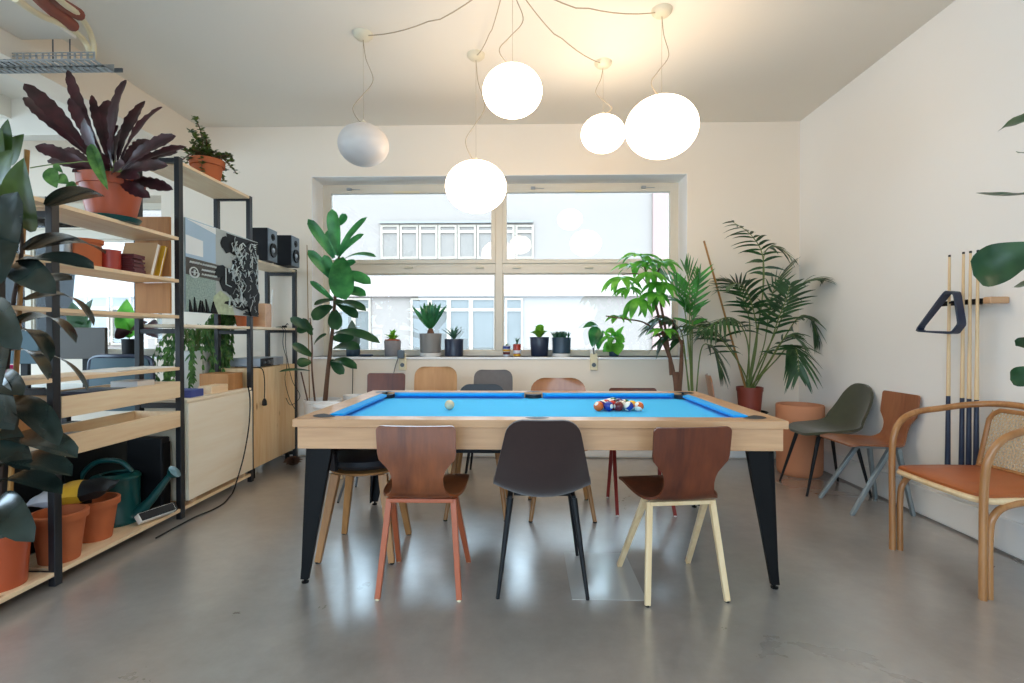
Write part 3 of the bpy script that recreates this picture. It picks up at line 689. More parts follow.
# ------------------------------------------------------------------ pendants
hub = V((-.10, 2.86, ZC))
def pendant(px, py, Y, R_, lit, cpx, cpy, label, swag=True):
    c = PY(px, py, Y); cz = PY(cpx, cpy, Y).x if False else c.x
    p = thing('pendant_lamp', label, 'pendant lamp', (c.x, c.y, ZC), 0, 'opal globe pendants')
    cc = V((0, 0, 0)); gz = c.z-ZC; sq = .83
    MB().lathe([(0, -.042), (.015, -.042), (.045, -.034), (.062, -.016), (.064, 0), (0, 0)], cc, 24).build('canopy', M['canopy'], p)
    prof = [(max(.0001, R_*math.sin(PI*k/24)), gz-R_*sq*math.cos(PI*k/24)) for k in range(25)]
    MB().lathe(prof, cc, 40).build('globe_shade', M['lit' if lit else 'unlit'], p)
    MB().lathe([(0, gz+R_*sq-.004), (.02, gz+R_*sq-.004), (.018, gz+R_*sq+.012), (.004, gz+R_*sq+.03), (0, gz+R_*sq+.03)], cc, 14).build('holder', M['canopy'], p)
    MB().tube([(0, 0, -.04), (0, 0, gz+R_*sq+.02)], .0012, 5).build('suspension_wire', M['cable'], p)
    L = -gz-R_*sq; sd = random.choice((-1, 1)); a = .06+.02*random.random()
    pts = [(0, 0, -.04), (.015*sd, .01, -.04-L*.2), (a*.8*sd, .03, -.04-L*.42), (-.2*a*sd, .02, -.04-L*.6), (-a*sd, 0, -.04-L*.75), (-.5*a*sd, 0, -L*.95), (0, 0, gz+R_*sq+.01)]
    MB().tube(bez(pts, 7), .0028, 6).build('cable', M['cable'], p)
    if swag:
        d = hub-V((c.x, c.y, ZC)); s_ = .10
        pts = [V((0, 0, -.012))+d*t+V((0, 0, -s_*4*t*(1-t)*(1.1 if t > .5 else .9))) for t in [k/12 for k in range(13)]]
        MB().tube(pts, .0035, 6).build('feed_cable', M['cable'], p)
pendant(363.5, 145, 3.44, .166, False, 362, 34, 'unlit grey-white globe pendant hanging above the fiddle leaf plant')
pendant(476, 187, 3.71, .219, True, 475, 54, 'large lit globe pendant hanging lowest, in front of the window frame')
pendant(512.5, 91.5, 2.85, .163, True, 512, 0, 'small lit globe pendant hanging alone at top centre, nearest the camera', False)
pendant(603, 134, 3.84, .161, True, 602, 63, 'smallest lit globe pendant, partly touching the biggest globe')
pendant(661.5, 127.5, 3.235, .221, True, 658, 11, 'biggest lit globe pendant, on the right of the group')
# ------------------------------------------------------------------ shelving
SX1, SX0 = -2.17, -2.46
FY = [1.57, 2.345, 3.222, 4.06, 4.86]
def frame(m, y, ht, bars=()):
    for x in (SX0, SX1-.03): m.box(x, x+.032, y-.02, y+.02, 0.002, ht)
    for z in bars: m.box(SX0+.032, SX1-.03, y-.015, y+.015, z-.015, z+.015)
def board(parent, y0, y1, ztop, mat, name='shelf_board', t=.02, x0=SX0+.0, x1=SX1):
    return MB().box(x0, x1, y0, y1, ztop-t, ztop).build(name, mat, parent, smooth=False, bevel=.002)
sa = thing('shelving_unit', 'black steel shelving with pine boards and two pine drawers nearest the camera', 'shelving unit', (0, 0, 0))
fr_names = [(FY[0], 1.80, (.05, .9, 1.7)), (FY[1], 1.80, (.045, .9, 1.72))]
for y, h_, bs in fr_names:
    m = MB(); frame(m, y, h_, bs); m.build('end_frame', M['postgrey'], sa, smooth=False, bevel=.002)
for (y0, y1) in ((FY[0]+.021, FY[1]-.021), (FY[1]+.021, FY[2]-.021)):
    for z in (1.78, 1.515, 1.29, .965, .07):
        board(sa, y0, y1, z, M['pine'])
for z0, z1 in ((.775, .875), (.59, .69)):
    d = MB().box(SX1-.018, SX1+.004, FY[1]+.022, FY[2]-.022, z0, z1).box(SX0, SX1-.018, FY[1]+.024, FY[1]+.040, z0, z1).box(SX0, SX1-.018, FY[2]-.040, FY[2]-.024, z0, z1).box(SX0, SX0+.015, FY[1]+.04, FY[2]-.04, z0, z1).box(SX0+.015, SX1-.018, FY[1]+.04, FY[2]-.04, z0, z0+.012)
    d.build('drawer', M['pine'], sa, smooth=False, bevel=.002)
MB().box(SX0+.035, SX1-.035, FY[2]-.055, FY[2]-.040, 1.30, 1.49).build('end_panel', M['panelw'], sa, smooth=False)
MB().box(SX0+.035, SX1-.035, FY[2]-.055, FY[2]-.040, 1.53, 1.755).build('end_panel', M['panelw'], sa, smooth=False)
MB().box(SX0+.035, SX1-.035, FY[2]-.055, FY[2]-.040, 1.785, 1.90).build('end_panel', M['panelw'], sa, smooth=False)
sb = thing('shelving_unit', 'taller black steel shelving with pine top board next to the back wall', 'shelving unit', (0, 0, 0))
for y, h_, bs in ((FY[2], 2.285, (.05, .72, 1.19, 2.265)), (FY[3], 2.265, (.05, 1.19, 2.245)), (FY[4], 1.79, (.05, 1.205, 1.745))):
    m = MB(); frame(m, y, h_, bs); m.build('end_frame', M['postgrey'], sb, smooth=False, bevel=.002)
board(sb, FY[2]+.021, FY[3]-.021, 2.262, M['pine'])
board(sb, FY[3]+.021, FY[4]+.02, 1.782, M['ply'], x0=SX0+.033, x1=SX1+.002)
for y0, y1 in ((FY[2]+.021, FY[3]-.021), (FY[3]+.021, FY[4]-.021)): board(sb, y0, y1, 1.235, M['ply'], x0=SX0-.0)
board(sb, FY[2]+.021, FY[3]-.021, .07, M['pine'])
# cabinets
cb_ = thing('cabinet', 'low cabinet with a wide pale plywood front inside the tall shelving', 'cabinet', (-2.3, 3.66, 0))
MB().box(-.16, .128, -.40, .372, .10, .735).build('body', M['ply'], cb_, smooth=False, bevel=.002)
MB().box(.130, .146, -.40, .376, .105, .728).build('door', M['ply'], cb_, smooth=False, bevel=.002)
MB().box(-.165, .140, -.405, .374, .735, .752).build('top', M['ply'], cb_, smooth=False, bevel=.002)
for x in (-.13, .10):
    for y in (-.30, .30): MB().box(x-.018, x+.018, y-.018, y+.018, .0705, .10).build('leg', M['pine'], cb_, smooth=False)
cc_ = thing('cabinet', 'taller pine cabinet with two knotty doors next to the back wall', 'cabinet', (-2.31, 4.465, 0))
MB().box(-.15, .115, -.372, .37, .09, .90).build('body', M['pinez'], cc_, smooth=False, bevel=.002)
for y0, y1 in ((-.371, -.002), (.002, .37)): MB().box(.117, .136, y0, y1, .095, .898).build('door', M['pinez'], cc_, smooth=False, bevel=.002)
for x in (-.12, .09):
    for y in (-.31, .31): MB().box(x-.015, x+.015, y-.015, y+.015, 0, .09).build('leg', M['black'], cc_, smooth=False)
# poster
PXp = SX1+.0125
pa, pb = PX(182, 300, PXp), PX(258, 300, PXp); py0, py1 = 3.245, pb.y
ps = thing('poster', 'large panel with black ink print and muted photo collage on the shelving side', 'poster', (PXp, 0, 0))
z0, z1 = 1.315, 1.915
MB().box(-.012, 0, py0, py1, z0, z1).build('panel', plain('print_grey', 'A9B3B4', .35, var=.1, scale=5), ps, smooth=False)
def art(name, mat, polys, off):
    m = MB()
    for poly in polys:
        n0 = len(m.v); k = len(poly)
        oz = .00012*(len(m.m) % 97)
        for d_ in (0, .0006+oz):
            for u, v in poly: m.v.append((off+d_, py0+(py1-py0)*u, z0+(z1-z0)*v))
        m.f.append(tuple(range(n0+k, n0+2*k))); m.m.append(0)
        for i in range(k): m.f.append((n0+i, n0+(i+1) % k, n0+k+(i+1) % k, n0+k+i)); m.m.append(0)
    return m.build(name, mat, ps, smooth=False)
art('sky_print', plain('print_sky', 'A9C4DC', .35, var=.06, scale=4), [[(0, .58), (.36, .58), (.36, 1), (0, 1)]], .0004)
art('white_print', plain('print_white', 'E8EEF2', .35, var=.03), [[(0, .62), (.2, .62), (.2, .80), (0, .82)], [(.0, .99), (.36, .92), (.36, .99)]], .0012)
art('caption_band', plain('print_brown', '4E4A48', .35, var=.05), [[(0, .40), (.5, .38), (.5, .57), (0, .585)]], .0012)
art('speckled_print', plain('print_speckle', '8FA6A0', .35, var=.5, scale=90), [[(0, .0), (.36, .0), (.36, .40), (0, .41)]], .0008)
art('sage_print', plain('print_sage', 'A9B896', .35, var=.35, scale=25), [[(.30, .0), (.62, .0), (.55, .2), (.42, .28), (.33, .2)]], .0014)
blk = plain('print_ink', '0C0E10', .6, var=.1, spec=.2)
rd = random.Random(3)
def blob(cu, cv, ru, rv_, n=16, j=.3): return [(min(1, max(0, cu+ru*math.cos(2*PI*k/n)*(1+rd.uniform(-j, j)))), min(1, max(0, cv+rv_*math.sin(2*PI*k/n)*(1+rd.uniform(-j, j))))) for k in range(n)]
ink = [[(.5, .98), (1, .99), (1, .02), (.93, .04), (.9, .25), (.8, .2), (.78, .5), (.7, .6), (.68, .85), (.52, .9)], blob(.55, .84, .12, .11), blob(.45, .5, .10, .09), blob(.6, .38, .16, .2), blob(.75, .55, .14, .3), blob(.85, .75, .12, .2), blob(.86, .3, .12, .24), blob(.73, .13, .2, .05, 16, .4), blob(.88, .03, .16, .035, 14, .4)]
for k in range(7):
    u = .03+.05*k; ink.append([(u, 0), (u+.04, 0), (u+.02+rd.uniform(-.04, .04), .1+.1*rd.random())])
art('ink_pattern', blk, ink, .002)
wh = plain('print_line', 'D5DDDC', .4, var=.04)
lines = []
def stroke(pts, w=.006):
    w *= .72
    for (a, b), (c2, d2) in zip(pts, pts[1:]):
        L_ = math.hypot(c2-a, d2-b) or 1; nx, ny = -(d2-b)/L_*w, (c2-a)/L_*w; lines.append([(a-nx, b-ny), (c2-nx, d2-ny), (c2+nx, d2+ny), (a+nx, b+ny)])
stroke([(.69, .70), (.67, .78), (.69, .88), (.74, .92), (.79, .88), (.80, .78), (.78, .68)], .008)
stroke([(.48, .36), (.48, .56)], .005); stroke([(.48, .36), (.56, .34)], .005)
for k in range(95):
    u, v = .55+.42*rd.random(), .1+.8*rd.random(); p = [(u, v)]
    for q in range(3): p.append((min(.98, max(.52, p[-1][0]+rd.uniform(-.05, .05))), min(.97, max(.05, p[-1][1]+rd.uniform(-.08, .08)))))
    stroke(p, .0019)
for k in range(4): stroke([(.86, .87+k*.025), (.95, .865+k*.025)], .007)
stroke([(.88, .62), (.97, .62), (.97, .78), (.88, .78), (.88, .62)], .006)
# caption scribble, one broken white line over two shorter ones
for (u0, u1, v, n_) in ((.03, .36, .535, 11), (.17, .34, .475, 6), (.17, .36, .425, 6)):
    for k in range(n_):
        u = u0+(u1-u0)*k/n_; stroke([(u, v-.010), (u+.008, v+.012), (u+.016, v-.008), (u+.022, v+.01)], .003)
stroke([(.08+.05*math.cos(a), .43+.055*math.sin(a)) for a in [2*PI*k/12 for k in range(13)]], .008); stroke([(.05, .43), (.11, .43)], .006); stroke([(.08, .40), (.08, .46)], .006)
art('line_pattern', wh, lines, .0075)
# ------------------------------------------------------------------ things on the near shelving
def potted(name, label, cat, x, y, z, prof, mat, soil=None, soil_r=.05, soil_z=.05, group=None, seg=28):
    p = thing(name, label, cat, (x, y, z), 0, group)
    MB().lathe(prof, seg=seg).build('pot', mat, p)
    if soil: MB().lathe([(0, soil_z-.004), (soil_r, soil_z-.004), (soil_r*.9, soil_z), (0, soil_z+.008)], seg=20).build('soil', soil, p)
    return p
def empty_pot(label, px, py, z, rt, rb, h, rim=.007, rimh=.035, mat='terra', inner=True):
    q = PZ(px, py, z); x, y = q.x, q.y
    prof = [(0, 0), (rb, 0), (rb+(rt-rb)*(1-rimh/h), h-rimh), (rt+rim, h-rimh), (rt+rim+.001, h-.004), (rt+rim-.003, h), (rt-.006, h), (rt-.012, h*.6), (rb-.008, .015), (0, .015)]
    o = MB().lathe(prof, (0, 0, 0), 36).build('flower_pot', M[mat]); o.location = (x, y, z+.0005)
    return tag(o, label, 'flower pot')
empty_pot('empty rimmed terracotta pot on the bottom board right beside the black post', 59.5, 559, .07, .108, .08, .235)
empty_pot('empty terracotta pot on the bottom board between another pot and the green watering can', 95, 538, .07, .105, .075, .215)
# watering can
q = PZ(121, 521, .07); wc = thing('watering_can', 'dark green plastic watering can with long spout on the bottom board', 'watering can', (-2.40, 2.97, .0705), math.radians(6)); wc.scale = (1.24, 1.24, 1.24)
MB().lathe([(0, 0), (.098, 0), (.1, .006), (.1, .02), (.096, .026), (.096, .2), (.1, .205), (.1, .215), (.094, .222), (.06, .232), (.055, .225), (.085, .21), (.088, .02), (0, .018)], seg=36).build('body', M['greencan'], wc)
MB().tube(bez([(.088, 0, .03), (.15, .0, .09), (.21, .0, .17), (.245, 0, .215)], 5), [.034, .030, .027, .025, .023, .021, .02, .019, .018, .017, .016, .015, .0145, .014, .0135, .013], 12).build('spout', M['greencan'], wc)
MB().lathe([(0, 0), (.012, 0), (.032, .03), (.033, .036), (0, .040)], (.24, 0, .21), 18, Matrix.Rotation(math.radians(50), 4, 'Y')).build('spout_rose', M['greencan'], wc)
MB().tube(bez([(-.092, 0, .06), (-.15, 0, .12), (-.15, 0, .22), (-.08, 0, .285), (.02, 0, .285), (.075, 0, .235)], 6), .011, 10).build('handle', M['greencan'], wc)
# power strip
q = PZ(152, 520, .07)
ps_ = thing('power_strip', 'white power strip tipped on the edge of the bottom board', 'power strip', (q.x+.005, q.y+.01, .096), math.radians(70)); ps_.rotation_euler = (math.radians(52), 0, math.radians(74))
T = Matrix.Rotation(math.radians(0), 4, 'X')
MB().box(-.11, .11, -.028, .028, 0, .04).build('body', M['white'], ps_, smooth=False, bevel=.006)
m = MB()
for k in range(5): m.lathe([(0, .0402), (.018, .0402), (.018, .0415), (0, .0415)], (-.085+.042*k, 0, 0), 14)
m.box(-.105, .105, -.024, .024, .0395, .0403)
m.build('socket', M['blackmatte'], ps_, smooth=False)
MB().box(.1105, .122, -.026, .026, 0.002, .038).build('end_cap', M['blackmatte'], ps_, smooth=False, bevel=.003)
# the cable that climbs the cabinet
pts = [tuple(PZ(156, 538, .006)), tuple(PZ(165, 533, .006)), tuple(PZ(195, 517, .006)), tuple(PZ(212, 510, .006)), tuple(PZ(224, 503, .006)), tuple(PZ(232, 494, .008)), tuple(PX(237, 480, -2.09)), tuple(PX(244, 455, -2.11)), tuple(PX(249, 425, -2.125)), tuple(PX(250, 400, -2.13)), tuple(PX(248, 386, -2.135))]
m = MB().tube([V((p.x, p.y, max(p.z, .006))) for p in bez(pts, 8)], .005, 8)
tag(m.build('power_cable', M['blackmatte']), 'black power cable running from the floor up the plywood cabinet front', 'cable')
pts = [(-2.26, 4.15, .906), (-2.19, 4.13, .906), tuple(PX(262, 369, -2.14)), tuple(PX(264.5, 380, -2.135)), tuple(PX(264.5, 398, -2.135))]
cb2 = thing('power_plug', 'loose black plug hanging on its cable in front of the pine cabinet', 'plug', (0, 0, 0))
MB().tube(bez(pts, 8), .004, 8).build('cable', M['blackmatte'], cb2)
q = PX(264.5, 402, -2.135); MB().lathe([(0, -.03), (.014, -.03), (.02, -.022), (.017, .01), (.006, .03), (0, .03)], q, 14).build('plug', M['blackmatte'], cb2)
# black box behind the can
bx = thing('speaker_box', 'large black box standing behind the watering can spout', 'box', (-2.335, 3.115, .0715), 0)
MB().box(-.115, .105, .003, .078, 0, .46).build('body', M['blackmatte'], bx, smooth=False, bevel=.008)
MB().box(.106, .112, .008, .073, .03, .43).build('grille', M['black'], bx, smooth=False, bevel=.002)
# storage crate under the drawers, behind the pots
sg = thing('plastic_bag', 'yellow, black and white potting soil bag lying behind the nearest terracotta pot', 'soil bag', tuple(PY(50, 523, 2.62)), math.radians(20))
T = Matrix.Rotation(math.radians(-8), 4, 'Y')
def pillow(m, lx, ly, lz, x0=-1, x1=1, n=10):
    rows = []
    for sgn in (1, -1):
        rows = []
        for i in range(n+1):
            u = x0+(x1-x0)*i/n; row = []
            for j in range(n+1):
                v = -1+2*j/n; hgt = (max(0, 1-abs(u)**2.5)*max(0, 1-abs(v)**2.5))**.6
                row.append(T @ V((u*lx, v*ly, sgn*hgt*lz+.004*math.sin(u*9+v*5))))
            rows.append(row)
        m.grid(rows)
    return m
pillow(MB(), .17, .10, .055, -1, -.25).build('white_end', M['bagwhite'], sg)
pillow(MB(), .17, .10, .055, -.25, .3).build('yellow_middle', M['yellow'], sg)
pillow(MB(), .17, .10, .055, .3, 1).build('black_end', M['blackmatte'], sg)
sg.location = (-2.345, 2.63, .345)
cr = MB().box(-.09, .09, -.10, .10, 0, .21).box(-.095, .095, -.105, .105, .195, .215).build('storage_tub', M['blackmatte'], smooth=False, bevel=.006)
cr.location = (-2.372, 2.61, .0705); cr.location = (-2.435, 2.72, .0705)
cr.scale = (.5, 1, 1.0); tag(cr, 'narrow black tub behind the terracotta pots, under the soil bag', 'tub')
bc = thing('added_dark_cabinet', 'added black low cabinet behind the nearest shelving, darkening the gap under the drawers', 'cabinet', (-2.80, 2.55, 0))  # added to turn the background under the drawers dark
MB().box(-.2, .2, -.75, .80, .03, .60).build('body', M['blackmatte'], bc, smooth=False, bevel=.004)
for y0, y1 in ((-.745, -.24), (-.23, .275), (.285, .795)): MB().box(.201, .216, y0, y1, .05, .59).build('door', M['blackmatte'], bc, smooth=False, bevel=.003)
MB().box(-.17, .17, -.72, .77, 0, .03).build('plinth', M['black'], bc, smooth=False)
# shelf at 1.51: pots, tin, notebooks
def on_shelf(px, py, zs, x): q = PX(px, py, x); return x, q.y, zs
z_ = 1.5155
def cyl(name, label, cat, x, y, z, r, h, mat, rim=0):
    o = MB().lathe([(0, 0), (r*.93, 0), (r*.95, h-rim), (r+rim*.3, h-rim), (r+rim*.3, h), (r-.006, h), (r-.01, .02), (0, .02)], seg=28).build(name, M[mat] if isinstance(mat, str) else mat); o.location = (x, y, z)
    return tag(o, label, cat)
def sx(px, Y): return PY(px, 300, Y).x
cyl('flower_pot', 'brown-red cylindrical pot on the second shelf, left of the red pot', 'flower pot', sx(87, 2.70), 2.70, z_, .068, .155, 'terra', .02)
cyl('flower_pot', 'glossy red pot on the second shelf beside the maroon papers', 'flower pot', sx(110.5, 2.80), 2.80, z_, .052, .115, 'redpot')
cyl('tin_can', 'grey metal tin on the second shelf behind the leaves', 'tin', sx(66, 2.64), 2.64, z_, .038, .14, 'galv')
for px_, Yb in ((102, 2.98), (112, 2.99)):
    bt = thing('bottle', 'small dark blue bottle behind the red pot', 'bottle', (sx(px_, Yb), Yb, z_), 0, 'small bottles on the second shelf')
    MB().lathe([(0, 0), (.02, 0), (.021, .09), (.012, .115), (.012, .125), (0, .125)], seg=16).build('body', M['navypot'], bt)
    MB().lathe([(0, .125), (.014, .125), (.014, .15), (0, .15)], seg=14).build('cap', M['navypot'], bt)
st = thing('paper_stack', 'maroon stack of papers with ragged edges on the second shelf', 'papers', (sx(127, 2.90), 2.90, z_), .1)
for k in range(9):
    MB().box(-.075+.008*random.random(), .055+.02*random.random(), -.05, .05, .012*k, .012*k+.0105).build('sheet', M['maroon'], st, smooth=False)
def book(label, px, Y, w, h, t, tilt, mat, z, x=-2.31, cat='folder', name='folder'):
    b_ = thing(name, label, cat, (x, Y, z), 0)
    T = Matrix.Rotation(tilt, 4, 'X')
    MB().box(-w/2, w/2, -t/2, -t/2+.003, 0, h, T).box(-w/2, w/2, t/2-.003, t/2, 0, h, T).box(-w/2, -w/2+.003, -t/2, t/2, 0, h, T).build('cover', mat, b_, smooth=False)
    MB().box(-w/2+.004, w/2-.004, -t/2+.003, t/2-.003, .003, h-.004, T).build('pages', M['paper'], b_, smooth=False)
    return b_
book('tan cardboard folder leaning on the end panel of the second shelf', 145, 3.02, .20, .205, .03, math.radians(-18), M['kraft'], 1.522)
book('thin ochre folder leaning behind the tan one on the second shelf', 150, 3.085, .20, .20, .018, math.radians(-18), M['yellow'], 1.522)
# papers on the work shelf and in the drawers
def papers(label, x, y, z, n, w=.21, d=.297, rz=0, mat='paper'):
    p_ = thing('paper_stack', label, 'papers', (x, y, z), rz)
    for k in range(n): MB().box(-w/2+random.uniform(-.01, .01), w/2+random.uniform(-.01, .01), -d/2, d/2, .003*k, .003*k+.0026).build('sheet', M[mat], p_, smooth=False)
papers('white papers spread on the board above the drawers', -2.30, 2.86, .9655, 3, .2, .3, .1)
papers('white sheets near the far end of the board above the drawers', -2.30, 3.08, .9655, 2, .2, .21, -.1)
papers('white papers lying in the lower open drawer', -2.32, 2.88, .603, 6, .2, .3, .05)
o = MB().box(-.09, .09, -.13, .13, 0, .085).build('blue_case', M['navypot'], smooth=False, bevel=.01); o.location = (-2.315, 2.72, .788); tag(o, 'dark blue case inside the upper drawer', 'case')
o = MB().box(-.08, .08, -.07, .07, 0, .11).build('white_box', M['whitepot'], smooth=False, bevel=.003); o.location = (-2.315, 3.0, .788); tag(o, 'white carton inside the upper drawer near its far end', 'box')
o = MB().lathe([(0, 0), (.07, 0), (.085, .03), (.06, .06), (0, .07)], seg=20).build('cable_coil', M['greypot']); o.location = (-2.31, 2.58, .603); tag(o, 'grey rolled bundle inside the lower drawer', 'bundle')
# near bay goods
o = MB().box(-.13, .13, -.17, .17, 0, .15).build('wooden_crate', M['panelw'], smooth=False, bevel=.003); o.location = (-2.315, 2.12, .72); tag(o, 'brown wooden crate on the nearest shelf bay behind the rubber plant leaves', 'crate')
board(sa, FY[0]+.021, FY[1]-.021, .719, M['pine'])
pk_ = thing('marker_box', 'bright pink box on the nearest shelf board behind the rubber plant', 'box', (-2.33, 2.23, .9655), 0)
MB().box(-.04, .04, -.035, .035, 0, .055).build('body', M['pink'], pk_, smooth=False, bevel=.004)
MB().box(-.043, .043, -.038, .038, .055, .066).build('lid', M['pink'], pk_, smooth=False, bevel=.003)
# far shelving goods
o = MB().box(-.1, .1, -.07, .07, 0, .05).build('blue_box', M['navybook'], smooth=False, bevel=.003); o.location = (-2.30, 3.42, .7525); tag(o, 'flat blue cardboard box on the plywood cabinet', 'box')
o = MB().box(-.11, .11, -.10, .10, 0, .125).build('wooden_box', M['panelw'], smooth=False, bevel=.003); o.location = (-2.325, 3.91, .7525); tag(o, 'brown wooden box at the far end of the plywood cabinet top', 'box')
o = MB().box(-.05, .05, -.1, .1, 0, .055).build('wooden_block', M['pine'], smooth=False, bevel=.004); o.location = (-2.24, 3.665, .7525); tag(o, 'pale wooden block lying on the plywood cabinet top', 'block')
am = thing('amplifier', 'flat dark amplifier on top of the pine cabinet', 'amplifier', (-2.30, 4.40, .9005), 0)
MB().box(-.14, .12, -.19, .22, .006, .075).build('case', M['silver'], am, smooth=False, bevel=.004)
MB().box(.121, .127, -.19, .02, .008, .073).build('front_panel', M['blackmatte'], am, smooth=False)
for yy, rr in ((-.14, .012), (-.07, .017), (-.02, .024)): MB().lathe([(0, 0), (rr, 0), (rr*.9, .012), (0, .012)], (.1275, yy, .04), 16, Matrix.Rotation(PI/2, 4, 'Y')).build('knob', M['darkgreym'], am)
for yy in (-.15, .18):
    for xx in (-.1, .09): MB().lathe([(0, 0), (.014, 0), (.014, .006), (0, .006)], (xx, yy, 0), 10).build('foot', M['blackmatte'], am)
def speaker(label, px, Y):
    x = sx(px, Y); s = thing('loudspeaker', label, 'loudspeaker', (x, Y, 1.7825), math.radians(2), 'loudspeakers on the shelf')
    w, d, h_ = .078, .085, .27
    MB().box(-w, w, -d, d, 0, h_).build('cabinet', M['blackmatte'], s, smooth=False, bevel=.004)
    MB().box(w+.0005, w+.007, -d+.002, d-.002, .002, h_-.002).build('baffle', M['steelblue'], s, smooth=False, bevel=.002)
    R9 = Matrix.Rotation(PI/2, 4, 'Y')
    MB().lathe([(0, .003), (.03, .004), (.05, .012), (.058, .012), (.06, 0)], (w+.0065, 0, .095), 24, R9).build('woofer', M['black'], s)
    MB().lathe([(0, .010), (.012, .008), (.02, .003), (.028, .006), (.03, 0)], (w+.0065, 0, .205), 20, R9).build('tweeter', M['black'], s)
    MB().lathe([(0, .014), (.018, .010), (.022, .004)], (w+.0065, 0, .095), 16, R9).build('dust_cap', M['silver'], s)
speaker('grey-fronted black loudspeaker on the high shelf, the one nearer the poster', 263, 4.30)
speaker('grey-fronted black loudspeaker on the high shelf, the one nearer the back wall', 286.5, 4.62)
o = MB().box(-.07, .07, -.055, .055, 0, .20).build('cardboard_box', M['oak'], smooth=False, bevel=.003); o.location = (-2.26, 4.37, 1.2355); tag(o, 'upright pale wooden box beside the poster edge', 'box')
o = MB().tube([(0, 0, 0), (.01, .02, .33)], [.012, .008], 10).build('white_rod', M['white']); o.location = (-2.22, 4.47, 1.2355); tag(o, 'thin white rod standing beside the pale wooden box', 'rod')
cl = thing('desk_clamp', 'dark clamp lamp base lying on the shelf by the pale wooden box', 'clamp', (-2.215, 4.72, 1.2355), .4)
MB().box(-.02, .02, -.06, .06, 0, .02).build('body', M['blackmatte'], cl, smooth=False, bevel=.005); MB().tube(bez([(0, .05, .01), (.02, .08, .04), (.03, .02, .03)], 5), .004, 6).build('wire', M['blackmatte'], cl)
# thin wires hanging by the cabinet
m = MB()
for a in ([(283, 329), (283, 345), (287, 362), (285, 380), (290, 400), (297, 412)], [(285, 329), (286, 350), (292, 380), (300, 396), (291, 405), (286, 398)]):
    m.tube(bez([(-2.2, 4.52, 1.2385)]+[tuple(PX(p[0], p[1], -2.14)) for p in a], 6), .0028, 6)
tag(m.build('signal_cable', M['blackmatte']), 'thin tangled cable dangling in front of the pine cabinet doors', 'cable')
# pine cone decoration by the table leg
pcn = MB()
for k in range(40):
    a = k*2.4; zz = .01+.06*k/40; rr = .045*math.sin(PI*(.15+.8*k/40))
    pcn.leaf((0, 0, zz), (math.cos(a)*rr, math.sin(a)*rr, zz+.01), .028, (0, 0, 1), .1, .2, 'round', n=4)
po = pcn.build('pine_cone', M['bark']); q = PZ(293, 467, 0); po.location = (q.x, q.y, 0); po.scale = (2, 2, 1.2); tag(po, 'brown pine cone like ornament on the floor by the pine cabinet', 'ornament')
# ------------------------------------------------------------------ next room
dk = thing('desk', 'white desk in the next room behind the shelving', 'desk', (-3.95, 4.1, 0))
MB().box(-1.2, .6, -.4, .4, .715, .74).build('tabletop', M['white'], dk, smooth=False, bevel=.003)
for x in (-1.15, .55):
    for y in (-.35, .35): MB().box(x-.02, x+.02, y-.02, y+.02, 0, .715).build('leg', M['blackmatte'], dk, smooth=False)
def monitor(label, px0, px1, py0, py1, Y, mat):
    a, b = PY(px0, py1, Y), PY(px1, py0, Y); w = (b.x-a.x)/2
    s = thing('monitor', label, 'monitor', ((a.x+b.x)/2, Y, .7405), 0)
    MB().box(-w, w, 0, .03, a.z-.74, b.z-.74).build('screen', mat, s, smooth=False, bevel=.006)
    MB().box(-.03, .03, .03, .06, .005, (a.z+b.z)/2-.74).build('stand', M['blackmatte'], s, smooth=False, bevel=.003)
    MB().box(-.11, .11, -.06, .10, 0, .008).build('base', M['blackmatte'], s, smooth=False, bevel=.003)
monitor('back of a dark grey monitor seen between the shelf boards', 60, 105, 327.5, 359, 3.9, M['screen'])
monitor('dark teal monitor in the next room behind the rubber plant', 2, 38, 331, 364, 3.95, M['tealchair'])
ch = thing('office_chair', 'office chair with a dark mesh back in the next room', 'office chair', (sx(116, 3.66), 3.66, 0))
rows = []; nr = []
for k in range(8):
    z = .62+.38*k/7; rows.append([V((u*.23*(1-.1*(k/7)**4), .04*u*u, z)) for u in (-1, -.6, -.2, .2, .6, 1)]); nr.append([V((0, 1, 0))]*6)
MB().slab(rows, nr, .012).build('backrest', M['tealchair'], ch)
MB().tube(bez([(-.235, .04, .60), (-.235, .04, .9), (-.20, .04, 1.0), (0, 0, 1.015), (.20, .04, 1.0), (.235, .04, .9), (.235, .04, .60)], 6), .016, 8).build('back_frame', M['navypot'], ch)
MB().lathe([(0, .44), (.2, .44), (.24, .46), (.24, .49), (.2, .51), (0, .515)], seg=28).build('seat', M['blackmatte'], ch)
MB().tube([(0, 0, .08), (0, 0, .44)], .025, 10).build('column', M['blackmatte'], ch)
m = MB()
for k in range(5):
    a = k*2*PI/5; m.bar((0, 0, .09), (.28*math.cos(a), .28*math.sin(a), .06), .04, .03)
m.build('star_base', M['blackmatte'], ch, smooth=False)
for k in range(5):
    a = k*2*PI/5; MB().lathe([(0, -.018), (.028, -.018), (.028, .018), (0, .018)], (.28*math.cos(a), .28*math.sin(a), .029), 14, Matrix.Rotation(PI/2, 4, 'X')).build('caster', M['blackmatte'], ch)
